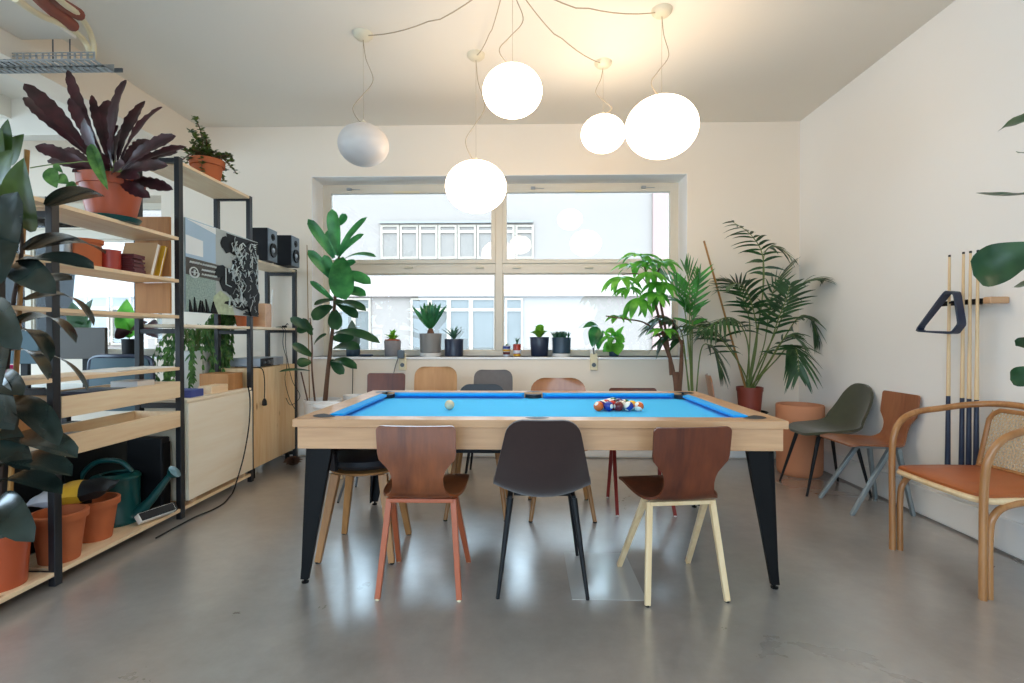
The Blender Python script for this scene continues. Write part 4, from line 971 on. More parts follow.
# cable tray and conduits
t0 = PY(95, 60, 3.1); ty = thing('cable_tray', 'perforated grey metal cable tray hung near the ceiling at top left', 'cable tray', (0, 0, 0))
xe = t0.x; zt0 = t0.z; ya, yb_ = 3.10, 3.245
m = MB().box(-5.6, xe, ya, ya+.003, zt0+.028, zt0+.034).box(-5.6, xe, ya, ya+.003, zt0+.045, zt0+.051).box(-5.6, xe, ya, ya+.003, zt0, zt0+.010)
x = xe
while x > -4.2:
    m.box(x-.013, x, ya, ya+.0028, zt0+.010, zt0+.045); x -= .04
m.box(-5.6, xe, yb_, yb_+.003, zt0, zt0+.05)
x = xe
while x > -4.2:
    m.box(x-.026, x, ya+.003, yb_, zt0, zt0+.003); x -= .040
m.box(-5.6, xe, ya+.06, ya+.08, zt0, zt0+.0025)
m.build('tray', M['galv'], ty, smooth=False)
MB().box(xe-.03, xe+.05, yb_+.0035, yb_+.012, zt0+.003, zt0+.028).build('end_bracket', M['darkgreym'], ty, smooth=False)
for px in (53, 70): 
    q = PY(px, 60, 3.17); MB().tube([(q.x, 3.17, zt0+.002), (q.x, 3.17, ZC)], .004, 6).build('hanger_rod', M['darkgreym'], ty)
for k, (pts, lb) in enumerate((([(14, -2), (40, 15), (66, 26), (82, 38), (89, 50), (90, 57)], 'lower'), ([(40, -22), (62, 2), (78, 14), (88, 28), (93.5, 44), (93.5, 57)], 'upper'))):
    Ys = (2.2, 2.55, 2.9, 3.08, 3.14, 3.16)
    pp = [PY(a, b, Y) for (a, b), Y in zip(pts, Ys)]
    cd = thing('conduit', 'cream plastic pipe bending down into the cable tray, the %s of two' % lb, 'pipe', (0, 0, 0), 0, 'cream pipes into the cable tray')
    MB().tube(bez(pp, 6), .016, 10).build('pipe', M['cream'], cd)
    MB().tube(bez([PY(20, -24, 2.2)+V((0, 0, .02*k)), PY(46-6*k+12*k, 4-6*k, 2.6), PY(72+6*k, 25-11*k, 2.93)], 6), .034, 12).build('foam_sleeve', M['brownfoam'], cd)
m = MB()
for k in range(60):
    b_ = PY(random.uniform(28, 60), random.uniform(-8, 14), 2.7); b_.z = max(b_.z, zt0+.2)
    pass
q = PY(8, 47, 3.17); dv = thing('junction_box', 'small dark junction box sitting in the cable tray', 'junction box', (q.x, 3.17, zt0+.0035), 0)
MB().box(-.05, .05, -.04, .04, 0, .13).build('body', M['blackmatte'], dv, smooth=False, bevel=.004); MB().box(-.055, .055, -.045, -.0405, .02, .09).build('lid', M['darkgreym'], dv, smooth=False, bevel=.002)
# sockets below the sill
for px, lb, plug in ((403, 'white wall socket with a dark plug adapter under the sill behind the wooden chairs', True), (593.5, 'beige wall socket under the sill near the umbrella plant', False)):
    a, b = PY(px-6, 370, YB), PY(px+6, 353, YB)
    so = thing('wall_socket', lb, 'socket', ((a.x+b.x)/2, YB, 0), 0)
    w = (b.x-a.x)/2; MB().box(-w*.6, w*.6, -.03, 0, a.z, b.z-.005).build('plate', M['cream'], so, smooth=False, bevel=.004)
    MB().lathe([(0, 0), (.02, 0), (.02, .003), (0, .003)], (0, -.0305, a.z+.05), 16, Matrix.Rotation(PI/2, 4, 'X')).build('socket_hole', M['darkgreym'], so)
    if plug:
        MB().box(-.035, .025, -.085, -.031, b.z-.05, b.z+.03).build('adapter', M['steelblue'], so, smooth=False, bevel=.008)
        MB().tube(bez([(-.03, -.06, b.z-.04), (-.07, -.03, b.z-.14), (-.10, -.02, b.z-.3), (-.10, -.015, b.z-.5)], 6), .004, 6).build('cord', M['darkgreym'], so)
    else: MB().tube([(0, -.035, b.z-.01), (-.012, -.05, b.z+.05)], .006, 8).build('toggle', M['darkgreym'], so)
# thin black floor cable beside the fig
m = MB().tube(bez([PY(353, 360, YB-.02), PY(352.5, 390, YB-.02), PY(352, 420, YB-.02)], 4), .004, 6); tag(m.build('wall_cable', M['blackmatte']), 'thin dark cable running down the back wall by the fiddle leaf plant', 'cable')

# ------------------------------------------------------------------ plants
def bouquet(mb, c, n, L, w, kind, up=.5, spread=1, droop=.12, fold=.2, jit=.25):
    for k in range(n):
        a = 2*PI*k/n+random.uniform(-jit, jit); e = up+random.uniform(-jit, jit)
        d = V((math.cos(a)*spread, math.sin(a)*spread, e)).normalized(); l = L*random.uniform(.75, 1.1)
        mb.leaf(c, V(c)+d*l, w*random.uniform(.8, 1.1), (0, 0, 1) if abs(d.z) < .85 else (math.cos(a)*-1, -math.sin(a), .2), droop, fold, kind)
def px_leaves(mb, root, Ls, kind, wave=0):
    """Ls: (base px, base py, Y, tip px, tip py, Y, width, nrm, droop)"""
    for bx_, by_, Yb, tx_, ty_, Yt, w, nm, dr in Ls:
        mb.leaf(PY(bx_, by_, Yb)-root, PY(tx_, ty_, Yt)-root, w, nm, dr, .18, kind, wave)
# calathea
Yc = 2.79; q = PY(112, 221, Yc); zs = 1.7805
cal = potted('calathea', 'large dark purple leafed plant in a terracotta plastic pot on the top shelf', 'plant', q.x, Yc, zs+.012, [(0, 0), (.105, 0), (.143, .175), (.152, .176), (.156, .23), (.148, .232), (.145, .2), (0, .2)], M['terrap'], M['soil'], .145, .205)
MB().lathe([(0, -.0118), (.12, -.0118), (.135, .012), (.13, .014), (.115, -.004), (0, -.004)]).build('saucer', M['greencan'], cal)
root = V(cal.location); m = MB(); st_ = MB(); base = V((0, 0, .22))
for tx_, ty_, w, dy in ((24, 84, .085, .0), (24, 97, .075, .12), (68, 70, .06, .05), (69, 98, .06, -.05), (92, 95, .045, .1), (126, 80, .095, -.05), (145, 101, .075, .1), (162, 107, .09, -.02), (176, 136, .085, -.1), (187, 147, .07, .06), (35, 146, .075, -.12), (55, 125, .08, .2), (173, 190, .07, -.05), (150, 198, .07, -.16), (168, 166, .075, -.18), (48, 160, .07, .1), (108, 100, .085, .12), (84, 118, .09, -.1), (132, 120, .09, .18), (96, 150, .09, -.12), (150, 140, .08, .16), (125, 165, .08, -.2), (72, 172, .07, -.16), (140, 178, .07, -.2), (158, 155, .08, .1), (60, 150, .08, .05), (118, 125, .08, -.05), (100, 172, .06, -.22), (178, 152, .07, .2)):
    tip = PY(tx_, ty_, Yc+dy)-root; d = tip-base; s0 = base+d*.14+V((0, 0, .015)); side = V((random.uniform(-.6, .6), -1, random.uniform(.2, .8)))
    st_.tube(bez([base+V((d.x*.1, d.y*.1, -.02)), base+d*.17+V((0, 0, .01)), s0], 4), .0045, 6)
    m.leaf(s0, tip, w*1.3, side, .06, .22, 'paddle', .03, n=26)
m.build('foliage', M['calathea'], cal); st_.build('stem', M['greenstem'], cal)
# pothos-like sprig with its long green leaf
pq = PY(92, 170, 2.72)
lf = MB(); lst = MB(); ofs = V(cal.location)
for a, b, w in (((52, 172), (54, 188), .075), ((60, 180), (66, 184), .06), ((72, 186), (74, 194), .05), ((57, 168), (60, 173), .03)):
    lf.leaf(PY(a[0]-3, a[1]-4, 2.6)-ofs, PY(b[0]+3, b[1], 2.58)-ofs, w, (.1, -1, .3), .05, .12, 'ovate')
lf.leaf(PY(91, 144, 2.62)-ofs, PY(108, 190, 2.55)-ofs, .06, (.4, -1, .1), .05, .5, 'lance')
lst.tube(bez([V((-.02, -.02, .2)), PY(92, 163, 2.6)-ofs, PY(70, 163, 2.6)-ofs, PY(48, 165, 2.6)-ofs, PY(30, 168, 2.55)-ofs], 5), .003, 6)
lf.build('green_sprig', M['trail'], cal); lst.build('sprig_stem', M['greenstem'], cal)
# jade plant on the high board
Yj = 3.66; q = PY(212, 181, Yj)
jd = potted('jade_plant', 'small bushy succulent in a terracotta pot on the topmost board', 'plant', -2.27, Yj, 2.2625, [(0, 0), (.082, 0), (.098, .105), (.112, .107), (.115, .150), (.107, .152), (.103, .13), (0, .13)], M['terra'], M['soil'], .102, .132)
m = MB(); st_ = MB()
for k in range(28):
    a = random.uniform(0, 2*PI); rr = random.uniform(.05, .16); hz = random.uniform(.03, .16)
    if k < 13: rr = random.uniform(.14, .21); hz = random.uniform(-.12, .07)
    if k > 24: rr = random.uniform(.04, .13); hz = random.uniform(.2, .3); a = PI*random.uniform(.6, 1.4)
    tp_ = V((math.cos(a)*rr, math.sin(a)*rr, .14+hz)); mid = V((math.cos(a)*rr*.45, math.sin(a)*rr*.45, .15+max(hz, .05)*.6))
    path = bez([V((math.cos(a)*.02, math.sin(a)*.02, .13)), mid, tp_], 5); st_.tube(path, [.006, .003], 5)
    for p in path[3:]:
        for z in range(5):
            aa = random.uniform(0, 2*PI); d = V((math.cos(aa), math.sin(aa), random.uniform(-.2, .8)))*random.uniform(.022, .036)
            m.leaf(p, p+d, .02, (0, 0, 1), .1, .1, 'round', n=4)
m.build('foliage', M['jade'], jd); st_.build('stem', M['bark'], jd)
# rubber plant at left edge
Yr = 2.19; q = PZ(-2, 588, .07)
rp_ = potted('rubber_plant', 'tall rubber plant with big dark glossy leaves at the left edge', 'plant', -2.30, Yr, .0705, [(0, 0), (.098, 0), (.112, .2), (.119, .2), (.121, .238), (.113, .24), (.11, .21), (0, .21)], M['terrap'], M['soil'], .108, .212)
root = V(rp_.location); m = MB(); lt = MB()
Lr = [  # dark leaves
  (0, 268, 2.1, 18, 192, 2.0, .14, (.3, -1, 0), .08), (14, 215, 2.15, -6, 290, 1.95, .13, (.5, -1, 0), .1),
 (46, 206, 2.15, 103, 195, 2.05, .09, (0, .35, 1), .08), (24, 250, 2.15, 105, 254, 1.98, .10, (0, .3, 1), .1), (20, 262, 2.12, 94, 269, 1.95, .11, (0, -.5, 1), .06),
 (14, 264, 2.15, 56, 294, 1.98, .12, (.1, -.9, .6), .1), (18, 288, 2.2, 72, 280, 2.1, .10, (0, -.6, 1), .05), (24, 300, 2.2, 94, 326, 2.0, .06, (0, .4, 1), .14),
 (10, 326, 2.2, 76, 343, 1.98, .07, (0, .3, 1), .14), (8, 332, 2.2, 50, 362, 1.95, .08, (0, .3, 1), .12), (2, 352, 2.2, 48, 380, 1.98, .07, (0, .4, 1), .12), (30, 352, 2.2, 88, 392, 2.05, .05, (0, .5, 1), .1),
 (0, 400, 2.15, 59, 446, 1.95, .12, (.1, -.2, 1), .12), (2, 440, 2.15, 77, 458, 1.93, .13, (0, -.28, 1), .08), (-4, 470, 2.15, 72, 476, 1.92, .13, (0, -.25, 1), .1), (-2, 484, 2.12, 62, 494, 1.9, .11, (0, -.25, 1), .1),
 (-4, 500, 2.1, 34, 542, 1.9, .13, (.2, -.8, .8), .15), (-6, 420, 2.2, 30, 470, 2.0, .12, (.2, -.8, .6), .1), (-4, 380, 2.1, 14, 430, 1.95, .12, (.3, -1, .3), .1), (-6, 300, 2.1, 20, 350, 1.98, .12, (.3, -1, .3), .1), (4, 340, 2.2, -10, 410, 2.0, .12, (.3, -1, .3), .1),
 (-4, 455, 2.2, 20, 415, 2.1, .11, (.3, -1, .3), .08), (-5, 380, 2.2, 24, 395, 2.0, .11, (.2, -.7, .6), .1), (-5, 515, 2.1, 12, 535, 1.95, .1, (.3, -1, .4), .1)]
px_leaves(m, root, Lr, 'ellip')
px_leaves(lt, root, [(30, 232, 2.15, 24, 158, 2.0, .15, (.2, -1, .2), .08), (4, 158, 2.1, 8, 119, 2.08, .05, (.6, -1, 0), .05), (8, 165, 2.15, 24, 134, 2.12, .08, (.3, -1, .2), .06), (-4, 190, 2.1, 14, 150, 2.02, .12, (.3, -1, .2), .06), (-6, 170, 2.1, 2, 130, 2.05, .08, (.4, -1, .2), .06)], 'ovate')
m.build('foliage', M['rubber'], rp_); lt.build('young_leaves', M['rubberlight'], rp_)
MB().tube(bez([V((0, 0, .2)), PY(2, 450, 2.2)-root, PY(6, 380, 2.2)-root, PY(12, 310, 2.19)-root, PY(22, 240, 2.17)-root, PY(8, 165, 2.12)-root], 6), [.012, .006], 8).build('stem', M['darkstem'], rp_)
MB().tube([V((.03, .02, .2)), PY(27, 150, 2.2)-root], .010, 8).build('support_stake', M['bamboo'], rp_)
# fiddle leaf fig by the window
Yf = 4.42; q = PY(323, 404, Yf); zt_ = PY(323, 399, Yf).z
fg = potted('fiddle_leaf_fig', 'tall fiddle leaf plant in a white pot beside the window', 'plant', q.x, Yf, 0.0, [(0, 0), (.12, 0), (.15, zt_-.03), (.158, zt_-.025), (.158, zt_), (.148, zt_), (.145, zt_-.04), (0, zt_-.04)], M['whitepot'], M['soil'], .142, zt_-.036)
root = V(fg.location); m = MB(); dm = MB()
px_leaves(m, root, [
 (334, 258, Yf, 308, 219, 4.3, .115, (.3, -1, .2), .05), (336, 255, Yf, 328, 230, 4.38, .11, (.2, -1, .1), .05), (338, 253, Yf, 332, 209, 4.35, .14, (.1, -1, .1), .04), (337, 256, Yf, 367, 217, 4.35, .095, (-.3, -1, .4), .06),
 (338, 259, Yf, 364, 234, 4.3, .095, (-.2, -1, .5), .08), (340, 262, Yf, 376, 257, 4.25, .11, (0, -.6, 1), .1), (333, 280, Yf, 308, 250, 4.3, .115, (.3, -1, .3), .06), (333, 276, Yf, 324, 255, 4.35, .11, (.2, -1, .2), .05),
 (340, 258, Yf, 346, 300, 4.2, .27, (0, -1, .3), .08), (338, 275, Yf, 371, 284, 4.25, .15, (0, -.8, .7), .1), (333, 300, Yf, 310, 281, 4.35, .07, (.2, -1, .4), .06), (336, 292, Yf, 366, 296, 4.3, .15, (0, -.7, .8), .1),
 (340, 225, Yf, 346, 214, 4.4, .09, (0, -1, 0), .03), (337, 270, Yf, 356, 262, 4.3, .10, (0, -1, .5), .05)], 'fiddle')
px_leaves(dm, root, [
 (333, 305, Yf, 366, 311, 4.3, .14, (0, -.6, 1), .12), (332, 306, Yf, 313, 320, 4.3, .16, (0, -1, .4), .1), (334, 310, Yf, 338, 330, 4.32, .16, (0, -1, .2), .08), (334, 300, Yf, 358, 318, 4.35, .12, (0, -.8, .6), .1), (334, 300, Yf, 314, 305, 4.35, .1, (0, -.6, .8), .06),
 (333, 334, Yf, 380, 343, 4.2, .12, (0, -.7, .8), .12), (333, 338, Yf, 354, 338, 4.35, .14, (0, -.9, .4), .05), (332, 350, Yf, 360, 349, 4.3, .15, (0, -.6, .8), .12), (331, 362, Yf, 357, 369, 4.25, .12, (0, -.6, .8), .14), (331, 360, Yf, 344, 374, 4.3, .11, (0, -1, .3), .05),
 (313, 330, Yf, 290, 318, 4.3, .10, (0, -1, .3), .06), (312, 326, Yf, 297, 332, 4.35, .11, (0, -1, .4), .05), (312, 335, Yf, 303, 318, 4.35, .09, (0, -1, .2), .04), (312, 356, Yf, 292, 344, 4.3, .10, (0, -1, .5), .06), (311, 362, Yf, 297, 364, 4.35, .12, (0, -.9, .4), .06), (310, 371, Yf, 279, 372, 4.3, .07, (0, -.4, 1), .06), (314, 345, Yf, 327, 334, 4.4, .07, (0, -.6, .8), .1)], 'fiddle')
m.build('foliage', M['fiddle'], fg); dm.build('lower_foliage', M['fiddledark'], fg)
MB().tube(bez([PY(325, 402, Yf)-root, PY(328, 370, Yf)-root, PY(333, 325, Yf)-root, PY(336, 285, Yf)-root, PY(340, 250, Yf)-root], 6), [.022, .009], 8).build('trunk', M['bark'], fg)
MB().tube(bez([PY(315, 402, Yf)-root, PY(312, 370, Yf)-root, PY(312, 345, Yf)-root, PY(310, 318, Yf)-root], 6), [.009, .005], 8).build('side_stem', M['bark'], fg)
MB().tube([PY(308, 402, Yf)-root, PY(301, 372, Yf)-root], .006, 6).build('side_stem', M['bark'], fg)
MB().tube([PY(309.5, 402, Yf+.05)-root, PY(307, 245, Yf+.12)-root], .004, 6).build('support_stake', M['bamboo'], fg)
# small white pots beside it
q = PY(355, 400, 4.6); zt_ = PY(355, 395, 4.6).z
o = MB().lathe([(0, 0), (.09, 0), (.10, zt_-.02), (.105, zt_), (.097, zt_), (.09, zt_-.05), (0, zt_-.06)], seg=28).build('white_planter', M['whitepot']); o.location = (q.x, 4.6, 0); tag(o, 'empty white planter right of the fiddle leaf plant, mostly behind the table', 'planter')
q = PY(326, 405, 4.08); zt_ = q.z
st = thing('side_stool', 'small white round stool behind the far left table corner', 'stool', (q.x, 4.10, 0), 0)
MB().lathe([(0, zt_-.04), (.10, zt_-.035), (.115, zt_-.01), (.105, zt_+.012), (0, zt_+.006)], seg=28).build('seat', M['whitepot'], st)
for k in range(3): a = k*2*PI/3+.5; MB().tube([(.05*math.cos(a), .05*math.sin(a), zt_-.036), (.11*math.cos(a), .11*math.sin(a), .003)], .009, 8).build('leg', M['beech'], st)
# trailing plants behind the far shelving
tr_ = potted('trailing_plant', 'trailing plant in a small terracotta pot behind the poster, vines hanging low', 'plant', -2.33, 4.235, 1.2355, [(0, 0), (.05, 0), (.062, .085), (.068, .085), (.068, .12), (.062, .12), (.06, .1), (0, .1)], M['terra'], M['soil'], .058, .102)
root = V(tr_.location); m = MB(); st_ = MB()
for k in range(46):
    a = random.uniform(PI*.15, PI*1.2) ; rr = random.uniform(.07, .16); x0, y0_ = .0, .0
    yy = random.uniform(-.13, .16); xx = -random.uniform(.155, .24); L = random.uniform(.18, .46)
    pts = [V((0, 0, .1)), V((xx*.5, yy*.5, .17)), V((xx, yy, .05)), V((xx-.01, yy, -L*.5)), V((xx+random.uniform(-.03, .02), yy+random.uniform(-.04, .04), -L))]
    path = bez(pts, 7); st_.tube(path, .0022, 4)
    for p in path[8:]:
        for z in range(2):
            d = V((random.uniform(-.4, .4), random.uniform(-.6, .6), -1)).normalized()*random.uniform(.04, .065); m.leaf(p, p+d, .013, (.6, -1, 0), .1, .2, 'lance', n=4)
m.build('foliage', M['trail'], tr_); st_.build('vine', M['greenstem'], tr_)
qx = -2.62
hp_ = potted('spider_plant', 'arching green hanging plant at the side of the poster, above the plywood cabinet', 'plant', -2.66, 4.1, .0, [(0, 0), (.10, 0), (.12, 1.0), (.125, 1.0), (.125, 1.04), (.118, 1.04), (.115, 1.0), (0, 1.0)], M['whitepot'], M['soil'], .112, 1.004)
m = MB(); sp_ = MB()
for k in range(40):
    a = random.uniform(0, 2*PI); rr = random.uniform(.14, .27); L = random.uniform(.1, .5)
    c0 = V((0, 0, 1.0)); rows = []
    side = V((-math.sin(a), math.cos(a), 0))
    path = bez([c0, c0+V((math.cos(a)*rr*.5, math.sin(a)*rr*.5, .2+.06*random.random())), c0+V((math.cos(a)*rr, math.sin(a)*rr, .08)), c0+V((math.cos(a)*(rr+.02), math.sin(a)*(rr+.02), -L*.6)), c0+V((math.cos(a)*(rr+.0), math.sin(a)*(rr+.0), -L))], 4)
    sp_.tube(path, .002, 4)
    for p in path[5:]:
        for z in range(3):
            d = V((random.uniform(-.5, .5), random.uniform(-.5, .5), -.9)).normalized()*random.uniform(.04, .07); m.leaf(p, p+d, .014, (.6, -1, 0), .1, .2, 'lance', n=4)
sp_.build('vine', M['greenstem'], hp_)
m.build('foliage', M['trail'], hp_)
# sill plants
zs = wz0+.0005
def sill(name, label, px, Yp, rt, rb, h, potmat, cat='plant', saucer=None, soil=True):
    x = sx(px, Yp); dz = 0
    p = thing(name, label, cat, (x, Yp, zs), 0, 'plants on the window sill')
    if saucer:
        MB().lathe([(0, 0), (rb*1.02, 0), (rb*1.05, saucer), (0, saucer)]).build('saucer', M['whitepot'], p); dz = saucer
    MB().lathe([(a, b+dz) for a, b in [(0, .0002), (rb*.94, .0002), (rb, .006), (rt, h-.004), (rt-.002, h), (rt-.006, h), (rt-.007, h-.02), (0, h-.02)]]).build('pot', potmat, p)
    if soil: MB().lathe([(0, h-.019+dz), (rt-.009, h-.019+dz), (0, h-.012+dz)], seg=18).build('soil', M['soil'], p)
    return p, V((0, 0, h-.015+dz))
Ys = 5.06
p, c = sill('succulent', 'bright green succulent with red tinged base in a grey stone pot on the sill', 392.5, Ys, .082, .075, .155, M['stonepot'])
m = MB(); bouquet(m, c, 10, .11, .05, 'lance', .7, .8, .1, .3); bouquet(m, c, 8, .125, .05, 'lance', 1.9, .7, .1, .3); m.build('foliage', M['succ'], p)
MB().lathe([(.0, .14), (.072, .14), (.074, .165), (.06, .17), (0, .165)]).build('inner_pot', M['terrap'], p)
p, c = sill('cycad', 'small dark cycad with stiff arching leaves in a tall grey pot on the sill', 430.5, Ys, .108, .10, .19, M['greypot'], saucer=.035)
m = MB()
MB().lathe([(0, 0), (.03, 0), (.034, .03), (.022, .06), (0, .07)], c, 14).build('trunk', M['bark'], p)
for tx_, ty_, w in ((412, 306, .035), (424, 303, .05), (430, 301, .045), (436, 304, .05), (447, 305, .035), (420, 305, .04), (441, 303, .045), (427, 304, .05), (433, 303, .05)):
    m.leaf(c+V((0, 0, .05)), PY(tx_, ty_, Ys+random.uniform(-.1, .08))-V(p.location), w*1.3, (0, -1, .3), .06, .35, 'lance')
m.build('foliage', M['cycad'], p)
p, c = sill('aloe', 'small aloe in a dark navy pot on the sill, right of the cycad', 454, Ys, .094, .09, .17, M['navypot'])
m = MB(); bouquet(m, c, 8, .17, .036, 'blade', .9, .9, .05, .5); bouquet(m, c, 6, .16, .036, 'blade', 2.0, .7, .03, .5); m.build('foliage', M['aloe'], p)
p, c = sill('cactus', 'tiny plant in a small striped painted pot on the sill beside the window mullion', 506.5, Ys, .036, .030, .105, M['bagwhite'])
MB().lathe([(.032, .02), (.0335, .02), (.0345, .045), (.033, .045)]).build('red_band', M['maroon'], p); MB().lathe([(.0335, .05), (.035, .05), (.0362, .07), (.0345, .07)]).build('yellow_band', M['yellow'], p); MB().lathe([(.0345, .075), (.0365, .075), (.037, .1), (.0355, .1)]).build('navy_band', M['navybook'], p)
m = MB(); bouquet(m, c, 8, .04, .014, 'lance', 1.6); m.build('foliage', M['jade'], p)
p, c = sill('cactus', 'small spiky plant in a red and white painted pot on the sill', 517, Ys, .04, .034, .12, M['redpot'])
MB().lathe([(.0365, .03), (.038, .03), (.039, .06), (.0375, .06)]).build('white_band', M['bagwhite'], p); MB().lathe([(.034, .005), (.036, .005), (.0366, .022), (.035, .022)]).build('yellow_band', M['yellow'], p)
m = MB(); bouquet(m, c, 7, .085, .02, 'blade', 2.4, .8, .03, .5); m.build('foliage', M['aloe'], p)
p, c = sill('succulent', 'pale green rosette succulent in a dark blue cup on the sill', 539.5, Ys, .094, .082, .19, M['navypot'])
m = MB(); bouquet(m, c, 6, .12, .08, 'round', .8, 1, .1, .3); bouquet(m, c+V((.0, 0, .03)), 5, .11, .08, 'round', 1.6, .8, .1, .3); m.build('foliage', M['succ'], p)
p, c = sill('succulent', 'blue green bushy succulent in a slate blue pot on a white saucer on the sill', 561.5, Ys, .092, .088, .155, M['tealpot'], saucer=.03)
m = MB()
for k in range(26): 
    a = random.uniform(0, 6.28); rr = random.uniform(0, .075); bouquet(m, c+V((rr*math.cos(a), rr*math.sin(a), .0)), 5, .085, .02, 'blade', 1.6, .8, .05, .4)
m.build('foliage', M['aloe'], p)
p, c = sill('leafy_plant', 'drooping pale green leaves in a glass jar at the right part of the sill', 593, Ys, .03, .03, .06, M['whitepot'])
m = MB(); root = V(p.location)
px_leaves(m, root, [(598, 326, Ys, 583, 328, 5.0, .09, (0, -.6, .8), .15), (596, 326, Ys, 592, 347, 5.0, .13, (0, -1, .1), .08), (598, 330, Ys, 598, 350, 5.05, .09, (.3, -1, 0), .06), (601, 338, Ys, 603, 330, 5.08, .03, (0, -1, 0), .02)], 'ovate')
m.build('foliage', M['fiddle'], p); MB().tube(bez([c, PY(596, 340, Ys)-root, PY(597, 326, Ys)-root], 4), .003, 5).build('stem', M['greenstem'], p)
p, c = sill('leafy_plant', 'bright green broad leafed plant on the sill next to the umbrella plant branch', 614, Ys, .05, .045, .08, M['tealpot'])
m = MB(); root = V(p.location)
px_leaves(m, root, [(613, 342, Ys, 603, 331, 5.0, .05, (0, -1, .3), .05), (613, 344, Ys, 607, 352, 4.98, .12, (0, -1, .2), .1), (615, 343, Ys, 618, 355, 4.98, .15, (0, -1, .2), .1), (614, 340, Ys, 612, 327, 5.02, .05, (0, -1, .3), .05), (614, 338, Ys, 624, 326, 5.0, .05, (0, -1, .3), .08), (616, 340, Ys, 625, 342, 5.0, .09, (0, -1, .3), .08), (612, 342, Ys, 603, 352, 5.05, .09, (0, -1, .2), .08), (614, 330, Ys, 605, 332, 5.0, .06, (0, -1, .4), .05), (616, 334, Ys, 625, 340, 4.98, .06, (0, -1, .4), .05)], 'ovate')
m.build('foliage', M['scheff'], p); MB().tube([c, PY(614, 336, Ys)-root], .004, 5).build('stem', M['greenstem'], p)
p, c = sill('snake_plant', 'grey green paddle leafed plant standing on the sill behind the fiddle leaf', 353, Ys, .07, .065, .10, M['tealpot'])
m = MB(); root = V(p.location)
px_leaves(m, root, [(353, 350, Ys, 352, 320, Ys, .13, (.2, -1, 0), .03), (355, 350, Ys, 358, 330, Ys, .10, (-.2, -1, 0), .03)], 'ovate'); m.build('foliage', M['snake'], p)
o = MB().box(-.06, .06, -.03, .03, 0, .022).build('phone_case', M['navypot'], smooth=False, bevel=.006); o.location = (sx(366, 5.02), 5.02, zs); tag(o, 'flat dark box lying on the sill under the fiddle leaves', 'box')
# sill plants of next room
p = potted('rubber_plant', 'young round leafed plant on the far room sill above the grey monitor', 'plant', sx(84, Ys), Ys, wz0+.0005, [(0, 0), (.07, 0), (.085, .13), (.08, .13), (.078, .11), (0, .11)], M['terrared'], M['soil'], .075, .112)
m = MB(); root = V(p.location)
px_leaves(m, root, [(82, 330, Ys, 72, 302, 5.0, .16, (.2, -1, .2), .05), (84, 328, Ys, 93, 299, 5.0, .15, (-.3, -1, .2), .05), (82, 336, Ys, 74, 322, 5.0, .15, (.2, -1, .2), .05), (84, 338, Ys, 92, 318, 5.0, .10, (.2, -1, .2), .05)], 'ovate')
m.build('foliage', M['fiddledark'], p); MB().tube([(0, 0, .11), PY(83, 325, Ys)-root], .005, 6).build('stem', M['greenstem'], p)
p = potted('peperomia', 'green and maroon broad leafed plant in a black pot on the far room sill', 'plant', sx(129, Ys), Ys, wz0+.0005, [(0, 0), (.06, 0), (.065, .17), (.06, .17), (.058, .15), (0, .15)], M['blackmatte'], M['soil'], .056, .152)
m = MB(); dk_ = MB(); root = V(p.location)
px_leaves(m, root, [(129, 338, Ys, 127, 299, 4.98, .20, (.3, -1, .2), .06), (129, 338, Ys, 122, 312, 5.02, .14, (-.3, -1, .2), .06)], 'ovate')
px_leaves(dk_, root, [(128, 336, Ys, 117, 328, 4.95, .16, (0, -1, .3), .1), (150, 322, Ys, 158, 338, 4.95, .16, (0, -1, .3), .1), (129, 330, Ys, 148, 322, 5.0, .12, (0, -1, .4), .1)], 'ovate')
m.build('foliage', M['scheff'], p); dk_.build('maroon_foliage', M['calathea'], p); MB().tube([(0, 0, .15), PY(129, 330, Ys)-root], .005, 6).build('stem', M['greenstem'], p)
# schefflera
Yu = 4.45; q = PZ(679, 470, 0)
um = potted('umbrella_plant', 'bright green umbrella plant leaning over the right end of the window', 'plant', sx(679, Yu), Yu, 0, [(0, 0), (.09, 0), (.11, .2), (.117, .2), (.117, .24), (.11, .24), (.107, .22), (0, .22)], M['terrap'], M['soil'], .104, .222)
root = V(um.location); m = MB(); st_ = MB()
def umb(px, py, Y, L, w, n=8, down=.35):
    c = PY(px, py, Y)-root; ax = random.uniform(0, 6)
    for k in range(n):
        a = ax+2*PI*k/n; d = V((math.cos(a), math.sin(a)*.7, -down+random.uniform(-.25, .25))).normalized(); l = L*random.uniform(.8, 1.1)
        m.leaf(c, c+d*l, w, (0, -.5, 1), .15, .15, 'lance')
    return c
for a in ((640, 256, 4.4, .20, .065, 8), (622, 277, 4.35, .21, .065, 8, .7), (650, 272, 4.3, .2, .06, 8, .8), (662, 262, 4.5, .2, .06, 8), (638, 298, 4.35, .21, .07, 7, 1.2), (655, 292, 4.35, .2, .065, 7, .9), (633, 266, 4.45, .19, .06, 8), (648, 262, 4.42, .18, .06, 8, .3), (628, 288, 4.4, .15, .05, 7, .6), (664, 330, 4.3, .15, .05, 7, .5), (618, 316, 4.6, .13, .045, 8, .5), (612, 336, 4.75, .14, .05, 7, .8), (660, 282, 4.4, .2, .065, 8, .9)):
    umb(*a)
